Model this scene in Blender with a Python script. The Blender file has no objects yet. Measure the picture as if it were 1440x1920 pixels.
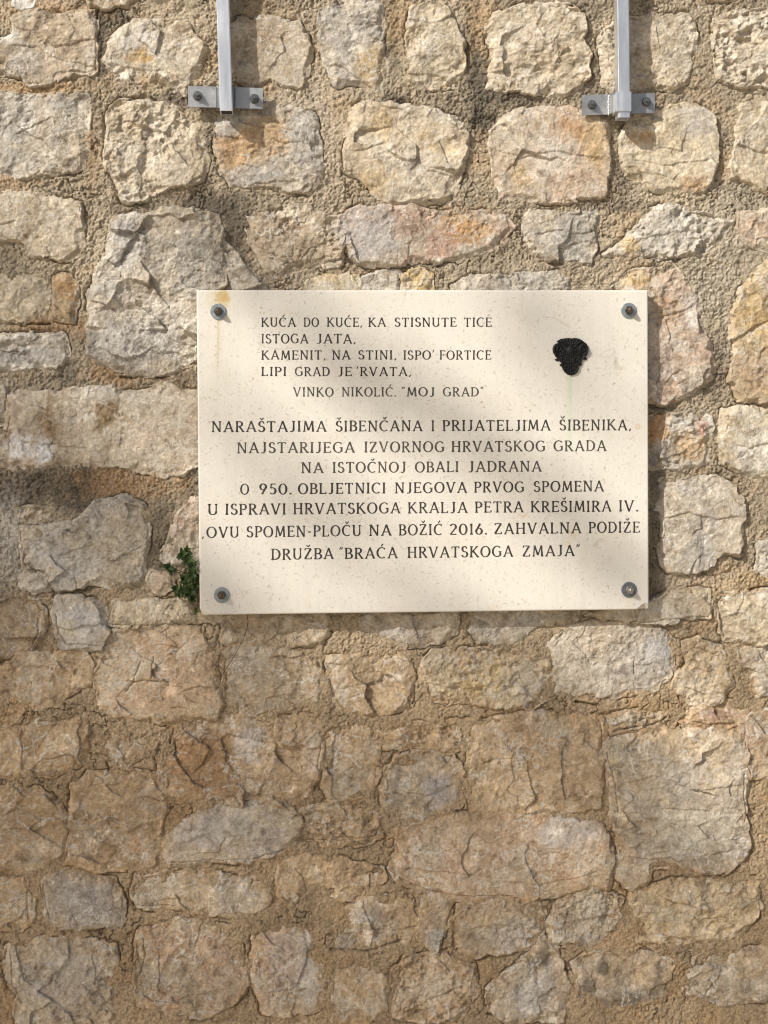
import bpy, bmesh, math, random
import numpy as np
from mathutils import Vector, Matrix

random.seed(7)
rng = np.random.default_rng(11)
sc = bpy.context.scene
col = sc.collection

# ------------------------------------------------------------------ camera, sky, sun, exposure
DIST, YAW, PITCH, ROLL = 2.9, math.radians(3.5), math.radians(-1.5), math.radians(-0.4)
MID_Z = 1.6
ROT = (Matrix.Rotation(-YAW, 3, 'Z') @ Matrix.Rotation(math.pi/2 + PITCH, 3, 'X') @ Matrix.Rotation(ROLL, 3, 'Z'))
FPX = 1000*DIST/math.cos(YAW)
FWD = ROT @ Vector((0, 0, -1))
CAM = Vector((0, 0, MID_Z)) - FWD*(DIST/FWD.y)
cd = bpy.data.cameras.new('camera')
cd.sensor_fit = 'VERTICAL'; cd.sensor_height = 36.0; cd.lens = FPX/1920*36.0
cd.clip_start = 0.05; cd.clip_end = 200
cam = bpy.data.objects.new('camera', cd); col.objects.link(cam)
cam.matrix_world = Matrix.Translation(CAM) @ ROT.to_4x4()
sc.camera = cam

SUN = Vector((1.12, 1.0, -1.0)).normalized()          # the way the sunlight travels
elev = math.asin(-SUN.z)
w = bpy.data.worlds.new('World'); sc.world = w; w.use_nodes = True
nt = w.node_tree; bg = nt.nodes['Background']
sky = nt.nodes.new('ShaderNodeTexSky'); sky.sky_type = 'NISHITA'; sky.sun_disc = False
sky.sun_elevation = elev; sky.air_density = 0.8; sky.dust_density = 2.5; sky.ozone_density = 0.6
sky.sun_rotation = math.atan2(-SUN.x, -SUN.y)
nt.links.new(sky.outputs[0], bg.inputs[0]); bg.inputs[1].default_value = 0.108
sl = bpy.data.lights.new('sun', 'SUN'); sl.energy = 5.0; sl.angle = math.radians(0.53); sl.color = (1.0, 0.965, 0.90)
so = bpy.data.objects.new('sun', sl); col.objects.link(so)
so.rotation_euler = SUN.to_track_quat('-Z', 'Y').to_euler(); so.location = (-8, -8, 9)
sc.view_settings.view_transform = 'Standard'; sc.view_settings.look = 'None'
sc.view_settings.gamma = 1.0; sc.view_settings.use_curve_mapping = False
sc.cycles.filter_width = 1.1
sc.view_settings.exposure = -0.13

# ------------------------------------------------------------------ helpers
def at(px, py, y=0.0):
    """photo pixel -> point on the plane at depth y (parallel to the wall)"""
    d = ROT @ Vector(((px-720)/FPX, (960-py)/FPX, -1))
    return CAM + d*((y-CAM.y)/d.y)

def tag(o, label=None, cat=None, group=None, kind=None):
    if label: o['label'] = label
    if cat: o['category'] = cat
    if group: o['group'] = group
    if kind: o['kind'] = kind
    return o

def empty(name, loc=(0, 0, 0)):
    o = bpy.data.objects.new(name, None); col.objects.link(o); o.location = loc
    o.empty_display_size = 0.05
    return o

def link(name, me, mat, parent=None):
    o = bpy.data.objects.new(name, me); col.objects.link(o)
    if mat: me.materials.append(mat)
    if parent:
        o.parent = parent
        o.matrix_parent_inverse = Matrix.Translation(parent.location).inverted()
    return o

def np_mesh(name, co, faces, colr=None, smooth=True):
    """co (n,3), faces (m,4) int"""
    me = bpy.data.meshes.new(name)
    n, m = len(co), len(faces); k = faces.shape[1]
    me.vertices.add(n); me.vertices.foreach_set('co', np.ascontiguousarray(co, dtype=np.float32).ravel())
    me.loops.add(m*k); me.loops.foreach_set('vertex_index', np.ascontiguousarray(faces, dtype=np.int32).ravel())
    me.polygons.add(m); me.polygons.foreach_set('loop_start', np.arange(0, m*k, k, dtype=np.int32))
    me.polygons.foreach_set('use_smooth', np.full(m, smooth, dtype=bool))
    if colr is not None:
        a = me.color_attributes.new('tint', 'FLOAT_COLOR', 'POINT')
        c4 = np.ones((n, 4), dtype=np.float32); c4[:, :3] = np.clip(colr, 0.005, 0.9)
        a.data.foreach_set('color', c4.ravel())
    me.update(calc_edges=True)
    return me

def bm_obj(name, bm, mat, parent=None, smooth=False):
    me = bpy.data.meshes.new(name)
    bmesh.ops.recalc_face_normals(bm, faces=bm.faces)
    bm.to_mesh(me); bm.free()
    if smooth:
        for p in me.polygons: p.use_smooth = True
    return link(name, me, mat, parent)

def sstep(a, b, x):
    t = np.clip((x-a)/(b-a), 0, 1); return t*t*(3-2*t)

_TAB = np.random.default_rng(3).random((8, 256, 256)).astype(np.float32)
def vnoise(x, y, s=0):
    xi = np.floor(x).astype(np.int32); yi = np.floor(y).astype(np.int32)
    fx = (x-xi).astype(np.float32); fy = (y-yi).astype(np.float32)
    fx = fx*fx*(3-2*fx); fy = fy*fy*(3-2*fy)
    T = _TAB[s % 8]; o = 37*(s//8)
    x0 = (xi+o) & 255; x1 = (xi+1+o) & 255; y0 = (yi+o*3) & 255; y1 = (yi+1+o*3) & 255
    return ((T[y0, x0]*(1-fx)+T[y0, x1]*fx)*(1-fy)+(T[y1, x0]*(1-fx)+T[y1, x1]*fx)*fy)*2-1
def fbm(x, y, L, o=4, s=0, g=0.5):
    r = 0; a = 1.0; t = 0
    for i in range(o):
        r = r + a*vnoise(x/L+17.3*i, y/L-9.1*i, s+i); t += a; a *= g; L *= 0.49
    return r/t
def facets(x, y, L, s=0, slope=0.35, step=0.5, aniso=1.0):
    """fractured stone: every cell of a jittered grid is a tilted plane; ledges where cells meet. unit height ~ 1"""
    wx = x+L*0.35*fbm(x, y, L*0.9, 3, s+11); wy = y*aniso+L*0.35*fbm(x+99, y, L*0.9, 3, s+12)
    gx = wx/L; gy = wy/L
    ix = np.floor(gx).astype(np.int32); iy = np.floor(gy).astype(np.int32)
    best = np.full(x.shape, 1e9, np.float32); h = np.zeros(x.shape, np.float32)
    T = _TAB
    for dx in (-1, 0, 1):
        for dy in (-1, 0, 1):
            cx = (ix+dx+s*7) & 255; cy = (iy+dy+s*13) & 255
            px = gx-(ix+dx+T[0][cy, cx]); py = gy-(iy+dy+T[1][cy, cx])
            d = px*px+py*py
            v = step*(T[2][cy, cx]*2-1)+slope*2*((T[3][cy, cx]*2-1)*px+(T[4][cy, cx]*2-1)*py)
            m = d < best
            best = np.where(m, d, best); h = np.where(m, v, h)
    return h
def scoops(x, y, L, s=0, k=.8, slope=.3, step=.25, aniso=1.0):
    """conchoidal fracture: shallow scoops that meet in sharp ridges"""
    wx = x+L*0.3*fbm(x, y, L*0.8, 3, s+11); wy = y*aniso+L*0.3*fbm(x+99, y, L*0.8, 3, s+12)
    gx = wx/L; gy = wy/L
    ix = np.floor(gx).astype(np.int32); iy = np.floor(gy).astype(np.int32)
    h = np.full(x.shape, 1e9, np.float32); T = _TAB
    for dx in (-1, 0, 1):
        for dy in (-1, 0, 1):
            cx = (ix+dx+s*5+3) & 255; cy = (iy+dy+s*11+8) & 255
            px = gx-(ix+dx+T[5][cy, cx]); py = gy-(iy+dy+T[6][cy, cx])
            v = step*(T[7][cy, cx]*2-1)+slope*2*((T[2][cy, cx]*2-1)*px+(T[3][cy, cx]*2-1)*py)+k*(px*px+py*py)
            h = np.minimum(h, v)
    return h-.25
def poly_sdf(x, y, P):
    """signed distance, positive inside"""
    P = np.asarray(P, np.float32); Q = np.roll(P, -1, 0)
    d = np.full(x.shape, 1e9, np.float32); ins = np.zeros(x.shape, bool)
    for (ax, ay), (bx, by) in zip(P, Q):
        ex, ey = bx-ax, by-ay; wx, wy = x-ax, y-ay
        t = np.clip((wx*ex+wy*ey)/(ex*ex+ey*ey+1e-12), 0, 1)
        d = np.minimum(d, (wx-t*ex)**2+(wy-t*ey)**2)
        c = (ay <= y) != (by <= y)
        xs = ax+(y-ay)/(ey if abs(ey) > 1e-9 else 1e-9)*ex
        ins ^= c & (x < xs)
    d = np.sqrt(d); return np.where(ins, d, -d)
def line_dist(x, y, P):
    d = np.full(x.shape, 1e9, np.float32)
    for (ax, ay), (bx, by) in zip(P[:-1], P[1:]):
        ex, ey = bx-ax, by-ay; wx, wy = x-ax, y-ay
        t = np.clip((wx*ex+wy*ey)/(ex*ex+ey*ey+1e-12), 0, 1)
        d = np.minimum(d, (wx-t*ex)**2+(wy-t*ey)**2)
    return np.sqrt(d)

# ------------------------------------------------------------------ materials
def mat_new(name):
    m = bpy.data.materials.new(name); m.use_nodes = True
    return m, m.node_tree, m.node_tree.nodes['Principled BSDF']
def node(t, kind, **kw):
    n = t.nodes.new(kind)
    for k, v in kw.items(): setattr(n, k, v)
    return n
def noise_node(t, co, scale, detail=4, rough=0.6):
    n = node(t, 'ShaderNodeTexNoise'); n.inputs['Scale'].default_value = scale
    n.inputs['Detail'].default_value = detail; n.inputs['Roughness'].default_value = rough
    t.links.new(co, n.inputs['Vector']); return n
def ramp(t, fac, stops):
    r = node(t, 'ShaderNodeValToRGB'); e = r.color_ramp.elements
    while len(e) < len(stops): e.new(0.5)
    for q, (p, c) in zip(e, stops): q.position = p; q.color = c if len(c) == 4 else (*c, 1)
    t.links.new(fac, r.inputs[0]); return r
def mixmul(t, a, b, fac=1.0, mode='MULTIPLY'):
    m = node(t, 'ShaderNodeMix', data_type='RGBA', blend_type=mode)
    m.inputs[0].default_value = fac
    t.links.new(a, m.inputs[6]); t.links.new(b, m.inputs[7]); return m.outputs[2]

def masonry_mat(name, fine, bump_s, bump_d, rough, contrast, ridge_s, ridge_d, mottle=False):
    m, t, p = mat_new(name)
    at_ = node(t, 'ShaderNodeAttribute', attribute_name='tint')
    co = node(t, 'ShaderNodeTexCoord').outputs['Object']
    n1 = noise_node(t, co, fine, 6, 0.7)
    lo, hi = 1-contrast, 1+contrast
    r1 = ramp(t, n1.outputs[0], [(0.28, (lo, lo, lo)), (0.5, (1, 1, 1)), (0.72, (hi, hi*0.99, hi*0.97))])
    c = mixmul(t, at_.outputs['Color'], r1.outputs[0])
    if mottle:
        n4 = noise_node(t, co, 42, 9, 0.68); n4.inputs['Distortion'].default_value = .7
        r4 = ramp(t, n4.outputs[0], [(.35, (.58, .55, .52)), (.43, (.88, .86, .84)), (.47, (1, 1, 1)), (.55, (1, 1, 1)), (.60, (1.24, 1.24, 1.24)), (.68, (1.45, 1.46, 1.50))])
        c = mixmul(t, c, r4.outputs[0])
        n5 = noise_node(t, co, 26, 7, 0.6); n5.inputs['Distortion'].default_value = .5
        r5 = ramp(t, n5.outputs[0], [(.478, (0, 0, 0)), (.496, (.8, .8, .8)), (.504, (.8, .8, .8)), (.522, (0, 0, 0))])
        n6 = noise_node(t, co, 9, 3, 0.5); r6 = ramp(t, n6.outputs[0], [(.40, (0, 0, 0)), (.56, (1, 1, 1))])
        f_ = mixmul(t, r5.outputs[0], r6.outputs[0])
        mx = node(t, 'ShaderNodeMix', data_type='RGBA'); t.links.new(f_, mx.inputs[0]); t.links.new(c, mx.inputs[6]); mx.inputs[7].default_value = (.60, .56, .49, 1)
        c = mx.outputs[2]
    t.links.new(c, p.inputs['Base Color'])
    n2 = noise_node(t, co, bump_s, 5, 0.7)
    b = node(t, 'ShaderNodeBump'); b.inputs['Strength'].default_value = 0.9; b.inputs['Distance'].default_value = bump_d
    t.links.new(n2.outputs[0], b.inputs['Height'])
    n3 = noise_node(t, co, ridge_s, 6, 0.55); n3.noise_type = 'RIDGED_MULTIFRACTAL'
    b3 = node(t, 'ShaderNodeBump'); b3.inputs['Strength'].default_value = 0.8; b3.inputs['Distance'].default_value = ridge_d
    t.links.new(n3.outputs[0], b3.inputs['Height']); t.links.new(b.outputs[0], b3.inputs['Normal']); t.links.new(b3.outputs[0], p.inputs['Normal'])
    p.inputs['Roughness'].default_value = rough; p.inputs['Specular IOR Level'].default_value = 0.25
    return m
M_STONE = masonry_mat('limestone', 150, 190, 0.0034, 0.82, 0.30, 55, 0.0024, True)
M_MORTAR = masonry_mat('lime_mortar', 260, 280, 0.0045, 0.95, 0.36, 120, 0.0016)

def metal_mat(name, c, rough, metallic, var=0.12, scale=60, stretch=(1, 1, 0.15)):
    m, t, p = mat_new(name)
    co = node(t, 'ShaderNodeTexCoord').outputs['Object']
    mp = node(t, 'ShaderNodeMapping'); mp.inputs['Scale'].default_value = stretch
    t.links.new(co, mp.inputs[0])
    n = noise_node(t, mp.outputs[0], scale, 5, 0.65)
    a = tuple(x*(1-var) for x in c); b = tuple(min(1, x*(1+var)) for x in c)
    r = ramp(t, n.outputs[0], [(0.3, a), (0.7, b)])
    t.links.new(r.outputs[0], p.inputs['Base Color'])
    r2 = ramp(t, n.outputs[0], [(0.3, (rough-.08,)*3), (0.7, (rough+.1,)*3)])
    t.links.new(r2.outputs[0], p.inputs['Roughness'])
    p.inputs['Metallic'].default_value = metallic
    return m
M_TUBE = metal_mat('galvanised_tube', (0.70, 0.71, 0.72), 0.38, 0.8)
M_PLATE = metal_mat('galvanised_plate', (0.36, 0.362, 0.36), 0.45, 0.7, 0.15, 70, (1, 1, 1))
M_NUT = metal_mat('zinc_nut', (0.17, 0.17, 0.172), 0.38, 0.8, 0.2, 150, (1, 1, 1))
M_DARK = metal_mat('tube_inside', (0.02, 0.018, 0.016), 0.8, 0.0)  # near-black colour standing for the shade inside the tube
M_BRASS = metal_mat('tarnished_bolt', (0.125, 0.10, 0.075), 0.3, 0.9, 0.25, 200, (1, 1, 1))
M_STEEL = metal_mat('worn_steel_bolt', (0.42, 0.39, 0.34), 0.25, 0.9, 0.2, 200, (1, 1, 1))
M_WASHER = metal_mat('bluish_zinc_washer', (0.29, 0.325, 0.335), 0.42, 0.5, 0.2, 120, (1, 1, 1))
M_WASHER_D = metal_mat('dull_zinc_washer', (0.15, 0.17, 0.19), 0.45, 0.5, 0.2, 120, (1, 1, 1))
M_BRONZE = metal_mat('blackened_bronze', (0.008, 0.0075, 0.007), 0.62, 0.0, 0.3, 300, (1, 1, 1))
M_BRONZE.node_tree.nodes['Principled BSDF'].inputs['Specular IOR Level'].default_value = 0.28

m, t, p = mat_new('limestone_slab'); M_SLAB = m
a_ = node(t, 'ShaderNodeAttribute', attribute_name='tint')
co = node(t, 'ShaderNodeTexCoord').outputs['Object']
n1 = noise_node(t, co, 420, 3, 0.6)
r1 = ramp(t, n1.outputs[0], [(0.3, (.94, .935, .93)), (0.7, (1.05, 1.05, 1.05))])
t.links.new(mixmul(t, a_.outputs['Color'], r1.outputs[0]), p.inputs['Base Color'])
p.inputs['Roughness'].default_value = 0.5; p.inputs['Specular IOR Level'].default_value = 0.3
b = node(t, 'ShaderNodeBump'); b.inputs['Strength'].default_value = 0.15; b.inputs['Distance'].default_value = 0.0006
t.links.new(n1.outputs[0], b.inputs['Height']); t.links.new(b.outputs[0], p.inputs['Normal'])

def ink_mat(name, c):
    m, t, p = mat_new(name)
    co = node(t, 'ShaderNodeTexCoord').outputs['Object']
    n = noise_node(t, co, 60, 5, 0.7)
    r = ramp(t, n.outputs[0], [(0.38, c), (0.56, tuple(x*1.6+0.008 for x in c)), (0.72, tuple(x*3+0.05 for x in c))])
    t.links.new(r.outputs[0], p.inputs['Base Color']); p.inputs['Roughness'].default_value = 0.7
    return m
M_INK = ink_mat('black_letter_paint', (0.022, 0.017, 0.012))
M_INK_FADED = ink_mat('worn_letter_paint', (0.045, 0.038, 0.028))

# ------------------------------------------------------------------ stone list, traced in photo pixels
# (kind, protrusion mm, mortar film 0..1, outline)
S = []
def st(kind, P, film, *pts): S.append((kind, P, film, pts))
# row at the top edge
st('brown', 9, .1, (150,-40),(320,-40),(315,8),(262,4),(205,15),(170,8))
st('white', 7, .1, (20,-30),(65,-30),(62,8),(45,16),(28,8))
st('tan', 13, .05, (-60,88),(3,75),(26,66),(24,38),(73,17),(104,31),(156,24),(179,45),(183,87),(180,134),(139,139),(104,156),(55,158),(28,142),(-60,128))
st('light', 15, 0, (196,115),(208,80),(226,62),(250,42),(299,39),(309,52),(330,43),(351,50),(368,73),(382,94),(377,128),(358,160),(344,174),(312,153),(288,149),(243,148),(212,141))
st('tan', 11, 0, (436,60),(455,35),(475,48),(484,33),(515,36),(560,43),(578,66),(581,94),(578,132),(564,161),(529,160),(508,142),(491,158),(462,160),(440,140),(434,100))
st('greytan', 13, 0, (604,21),(626,10),(657,3),(685,3),(710,12),(713,35),(718,76),(718,125),(713,174),(692,163),(664,158),(630,153),(614,122),(605,80),(598,45))
st('cream', 12, 0, (772,21),(803,12),(835,17),(855,45),(866,76),(871,101),(866,139),(852,160),(828,165),(796,161),(765,149),(769,122),(765,73),(769,42))
st('light', 14, 0, (911,50),(925,33),(942,22),(975,12),(1027,10),(1072,17),(1093,28),(1098,59),(1089,76),(1103,97),(1101,139),(1086,163),(1055,181),(1020,177),(978,170),(953,174),(918,157),(925,115),(918,73))
st('light', 12, 0, (1122,78),(1134,52),(1150,41),(1180,36),(1204,33),(1239,33),(1287,31),(1305,52),(1304,90),(1294,132),(1284,156),(1259,170),(1239,160),(1220,158),(1183,170),(1148,172),(1131,146),(1133,104))
st('light', 14, 0, (1339,76),(1343,38),(1367,31),(1402,22),(1460,20),(1500,60),(1490,140),(1440,155),(1405,160),(1381,163),(1350,149),(1339,111))
st('tan', 8, .1, (1310,-40),(1390,-40),(1380,-2),(1355,3),(1330,1))
# second row
st('greytan', 9, .1, (-60,182),(28,177),(87,181),(156,179),(167,198),(163,260),(149,309),(115,323),(69,328),(35,330),(-60,315))
st('light', 13, .05, (208,215),(226,194),(264,189),(312,194),(347,215),(378,236),(385,264),(389,305),(378,337),(347,351),(323,347),(299,365),(264,375),(236,375),(226,354),(222,330),(205,312),(203,278),(208,243))
st('greytan', 8, .05, (410,220),(425,208),(470,203),(505,197),(545,198),(585,212),(594,240),(597,278),(600,330),(578,357),(540,351),(490,347),(437,347),(416,318),(410,280))
st('light', 14, 0, (657,215),(682,196),(720,196),(765,200),(810,208),(848,219),(873,240),(878,278),(862,319),(855,358),(835,375),(782,377),(734,378),(710,366),(678,340),(651,323),(647,292),(647,257),(652,236))
st('pink', 13, 0, (956,219),(975,212),(1010,210),(1072,208),(1103,215),(1134,229),(1141,278),(1141,319),(1128,371),(1079,373),(1034,377),(985,375),(940,368),(925,330),(921,278),(925,248))
st('cream', 12, .05, (1171,250),(1180,229),(1204,212),(1235,205),(1287,200),(1315,205),(1332,226),(1343,264),(1339,312),(1322,351),(1287,356),(1252,358),(1218,354),(1207,337),(1183,333),(1169,312),(1169,278))
st('cream', 13, 0, (1388,201),(1440,194),(1500,200),(1500,360),(1440,362),(1412,354),(1405,344),(1374,333),(1374,292),(1381,257))
# third row
st('light', 12, .1, (-60,368),(38,363),(97,371),(146,382),(149,417),(152,465),(135,486),(94,479),(62,479),(31,455),(-60,448))
st('greytan', 13, .1, (208,427),(222,413),(250,403),(295,403),(323,392),(375,399),(403,410),(417,444),(420,480),(418,530),(400,560),(395,640),(375,680),(347,690),(302,706),(264,706),(222,699),(194,685),(167,660),(165,619),(175,591),(170,556),(187,500),(198,480),(201,451))
st('grey', 8, .1, (422,450),(440,470),(465,500),(500,540),(500,560),(430,560),(421,500))
st('tan', 13, 0, (466,410),(491,399),(539,382),(574,385),(598,399),(637,406),(641,451),(637,479),(598,490),(560,500),(530,515),(502,512),(496,490),(470,448))
st('light', 9, 0, (600,488),(638,482),(636,498),(605,502))
st('pinkgrey', 12, 0, (642,410),(657,392),(713,387),(782,385),(803,399),(845,403),(904,399),(949,403),(963,427),(946,455),(904,472),(852,486),(782,491),(727,497),(678,493),(657,483),(644,444))
st('greytan', 12, 0, (985,431),(992,403),(1020,399),(1058,399),(1107,394),(1119,410),(1117,448),(1107,486),(1072,483),(1044,488),(1016,479),(996,465))
st('palegrey', 13, 0, (1138,469),(1166,448),(1197,420),(1218,396),(1246,385),(1280,396),(1315,399),(1343,410),(1374,417),(1357,444),(1322,469),(1277,476),(1232,484),(1200,479),(1166,477))
st('pink', 9, .1, (1388,431),(1391,405),(1440,399),(1500,400),(1500,470),(1440,469),(1412,463))
# along the plaque
st('ochre', 9, 0, (575,530),(590,519),(640,517),(668,520),(675,560),(580,560))
st('palegrey', 8, 0, (678,522),(720,512),(748,512),(752,560),(680,560))
st('ochre', 9, 0, (754,520),(785,508),(808,518),(806,560),(758,560))
st('palegrey', 10, 0, (850,535),(870,522),(930,521),(985,517),(1040,513),(1068,522),(1072,560),(850,560))
st('cream', 9, .1, (-60,518),(45,518),(87,522),(90,556),(80,588),(42,598),(-60,600))
st('orange', 9, 0, (104,525),(132,520),(142,539),(144,584),(139,605),(115,601),(99,595),(101,549))
st('grey', 10, .05, (-60,629),(52,628),(118,631),(125,654),(123,671),(101,688),(52,690),(-60,690))
st('pinkgrey', 14, 0, (1151,538),(1187,513),(1231,502),(1257,496),(1282,524),(1300,538),(1311,575),(1315,611),(1330,655),(1337,699),(1315,721),(1279,742),(1246,755),(1200,753),(1200,600),(1165,560))
st('yellow', 16, 0, (1377,582),(1388,546),(1410,520),(1440,495),(1500,480),(1500,755),(1440,752),(1388,750),(1370,713),(1377,670),(1371,633),(1370,604))
st('palegrey', 10, .05, (1190,788),(1246,782),(1304,770),(1326,783),(1333,804),(1326,834),(1326,863),(1304,872),(1264,876),(1190,872))
st('cream', 14, .1, (1351,808),(1355,772),(1395,768),(1440,768),(1500,770),(1500,900),(1440,896),(1410,892),(1373,874),(1355,866))
st('smooth', 11, 0, (17,744),(69,733),(115,737),(167,727),(208,727),(226,740),(264,737),(312,728),(368,737),(390,750),(390,860),(368,872),(333,884),(288,884),(250,877),(208,872),(139,874),(104,865),(101,830),(45,828),(17,806))
st('pink', 13, 0, (-60,825),(24,814),(50,814),(70,827),(87,820),(100,833),(100,865),(69,875),(-60,873))
st('grey', 7, .1, (-60,700),(10,715),(12,760),(5,790),(-60,800))
st('greytan', 12, .15, (42,985),(45,1060),(55,1065),(90,1070),(95,1095),(110,1110),(150,1100),(180,1095),(215,1100),(262,1090),(268,1075),(270,1040),(280,990),(265,950),(235,935),(180,945),(160,965),(125,975),(95,985),(60,988))
st('brown', 8, .2, (32,955),(75,950),(92,962),(88,978),(45,976))
st('grey', 8, .1, (42,1085),(52,1068),(83,1068),(90,1088),(88,1106),(62,1109),(43,1102))
st('pinkgrey', 12, .05, (308,1043),(322,1010),(335,970),(360,940),(400,945),(400,1080),(350,1060),(325,1058))
st('pink', 7, .2, (279,1085),(290,1070),(320,1075),(325,1100),(300,1110),(285,1100))
st('greytan', 13, .05, (1235,903),(1275,899),(1344,897),(1373,917),(1395,950),(1392,983),(1395,1005),(1381,1041),(1355,1034),(1337,1056),(1311,1070),(1268,1072),(1246,1060),(1238,1027),(1246,990),(1238,954),(1233,925))
st('palegrey', 9, .1, (1421,1060),(1424,1020),(1440,1012),(1500,1010),(1500,1075),(1440,1078),(1419,1070))
# under the plaque
st('palegrey', 17, 0, (104,1158),(111,1130),(132,1127),(156,1127),(187,1137),(193,1161),(194,1186),(184,1208),(149,1208),(122,1203),(111,1182))
st('cream', 11, .1, (215,1165),(222,1127),(260,1127),(312,1130),(352,1127),(358,1165),(306,1170),(243,1171))
st('brown', 6, .3, (360,1140),(415,1150),(412,1166),(360,1166))
st('brown', 8, .3, (-60,1134),(28,1130),(62,1134),(75,1154),(73,1182),(56,1213),(21,1224),(-60,1227))
st('tan', 7, .25, (425,1155),(500,1155),(600,1155),(610,1175),(600,1195),(575,1200),(520,1205),(495,1200),(425,1200))
st('greytan', 7, .25, (680,1150),(850,1150),(850,1185),(815,1200),(790,1203),(720,1200),(690,1193))
st('greytan', 8, .2, (898,1150),(1075,1145),(1078,1160),(1040,1170),(1000,1188),(960,1200),(905,1200),(893,1180))
st('light', 17, 0, (1105,1146),(1200,1132),(1242,1118),(1273,1110),(1325,1111),(1329,1139),(1325,1156),(1273,1156),(1246,1162),(1193,1163),(1134,1158))
st('cream', 12, .1, (1346,1129),(1357,1118),(1391,1115),(1440,1113),(1500,1110),(1500,1205),(1440,1202),(1405,1198),(1360,1191),(1355,1156))
st('tan', 7, .35, (10,1252),(45,1231),(146,1227),(167,1248),(163,1279),(115,1297),(104,1311),(59,1318),(15,1290),(-60,1300),(-60,1255))
st('pink', 9, .2, (198,1210),(222,1189),(278,1191),(333,1189),(368,1193),(385,1220),(387,1259),(410,1311),(396,1335),(347,1338),(299,1342),(257,1335),(222,1335),(201,1321),(198,1297),(189,1266),(194,1231))
st('greytan', 8, .25, (424,1230),(470,1221),(505,1225),(557,1235),(581,1253),(598,1274),(588,1305),(553,1319),(505,1322),(455,1322),(430,1305),(425,1275))
st('tan', 7, .35, (623,1239),(678,1232),(748,1239),(765,1267),(762,1315),(713,1329),(664,1331),(637,1326),(622,1281))
st('cream', 9, .25, (796,1246),(817,1234),(887,1230),(985,1228),(1010,1245),(1015,1275),(1012,1305),(985,1318),(940,1318),(900,1312),(850,1310),(815,1300),(797,1275))
st('grey', 9, .05, (1037,1208),(1062,1184),(1107,1177),(1183,1174),(1239,1188),(1252,1208),(1246,1260),(1218,1290),(1134,1298),(1079,1295),(1044,1292),(1041,1243))
st('cream', 9, .2, (1284,1219),(1308,1208),(1346,1219),(1355,1243),(1364,1281),(1350,1309),(1315,1320),(1291,1302),(1266,1288),(1270,1261),(1291,1247))
st('pink', 7, .3, (1284,1347),(1322,1323),(1357,1320),(1388,1337),(1391,1354),(1350,1358),(1315,1356))
st('palegrey', 10, .1, (1395,1226),(1440,1215),(1500,1215),(1500,1300),(1440,1302),(1426,1299),(1405,1268))
st('tan', 8, .4, (-60,1370),(42,1370),(90,1352),(153,1349),(161,1377),(153,1422),(104,1446),(52,1447),(-60,1450))
st('grey', 7, .3, (208,1408),(222,1390),(257,1394),(264,1408),(240,1432),(215,1429))
st('tan', 9, .3, (316,1377),(337,1363),(410,1352),(500,1350),(560,1353),(598,1362),(601,1400),(590,1450),(568,1480),(532,1499),(470,1503),(400,1495),(330,1493),(313,1478),(312,1420))
st('greytan', 7, .4, (616,1412),(623,1385),(664,1371),(692,1374),(697,1412),(699,1450),(692,1482),(654,1485),(626,1489),(616,1468))
st('brown', 6, .3, (720,1374),(780,1362),(870,1358),(873,1395),(825,1402),(780,1396),(725,1398))
st('greytan', 9, .3, (727,1447),(748,1426),(793,1421),(845,1426),(862,1454),(855,1506),(817,1527),(782,1534),(744,1534),(727,1499))
st('tan', 10, .25, (892,1395),(895,1365),(930,1355),(1000,1345),(1060,1348),(1118,1352),(1125,1380),(1122,1430),(1118,1500),(1065,1512),(1000,1515),(935,1517),(893,1516),(888,1450))
st('greytan', 15, .1, (1138,1413),(1148,1393),(1204,1389),(1252,1375),(1322,1375),(1377,1382),(1391,1410),(1395,1479),(1388,1531),(1396,1580),(1384,1608),(1357,1628),(1322,1628),(1273,1618),(1228,1614),(1218,1646),(1190,1660),(1166,1635),(1166,1587),(1155,1524),(1148,1455))
st('pinkgrey', 10, .1, (1395,1358),(1440,1337),(1500,1330),(1500,1455),(1440,1455),(1409,1452),(1398,1427))
st('greytan', 10, .15, (1127,1347),(1218,1337),(1246,1340),(1225,1358),(1148,1369))
st('brown', 8, .35, (-60,1482),(69,1489),(97,1510),(118,1535),(115,1594),(87,1614),(45,1625),(-60,1622))
st('tan', 10, .3, (146,1482),(174,1462),(243,1458),(305,1465),(305,1507),(295,1559),(278,1614),(226,1621),(174,1618),(139,1614),(142,1541))
st('grey', 14, .05, (316,1576),(347,1548),(375,1528),(434,1517),(500,1514),(525,1512),(553,1535),(550,1566),(520,1592),(470,1608),(400,1608),(325,1613),(318,1595))
st('tan', 11, .25, (556,1522),(616,1512),(678,1512),(710,1531),(711,1559),(678,1571),(609,1573),(558,1575))
st('pinkgrey', 12, .25, (738,1626),(750,1595),(757,1570),(790,1550),(852,1538),(920,1535),(975,1530),(1030,1540),(1114,1549),(1128,1576),(1141,1614),(1134,1660),(1090,1660),(1044,1670),(992,1677),(940,1677),(852,1677),(782,1660),(748,1646))
st('greytan', 7, .35, (-60,1655),(35,1660),(52,1684),(52,1715),(31,1732),(-60,1736))
st('dgrey', 9, .1, (90,1649),(156,1642),(208,1656),(222,1684),(215,1726),(174,1732),(122,1732),(94,1715))
st('greytan', 8, .25, (259,1670),(271,1649),(330,1646),(399,1649),(470,1655),(495,1665),(495,1690),(470,1702),(434,1708),(347,1698),(264,1697))
st('tan', 10, .25, (532,1628),(574,1614),(637,1618),(706,1635),(710,1653),(678,1677),(637,1679),(616,1670),(588,1663),(557,1694),(536,1680),(527,1649))
st('greytan', 9, .35, (633,1743),(660,1705),(700,1692),(765,1694),(772,1732),(765,1760),(727,1774),(685,1779),(637,1779))
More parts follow.
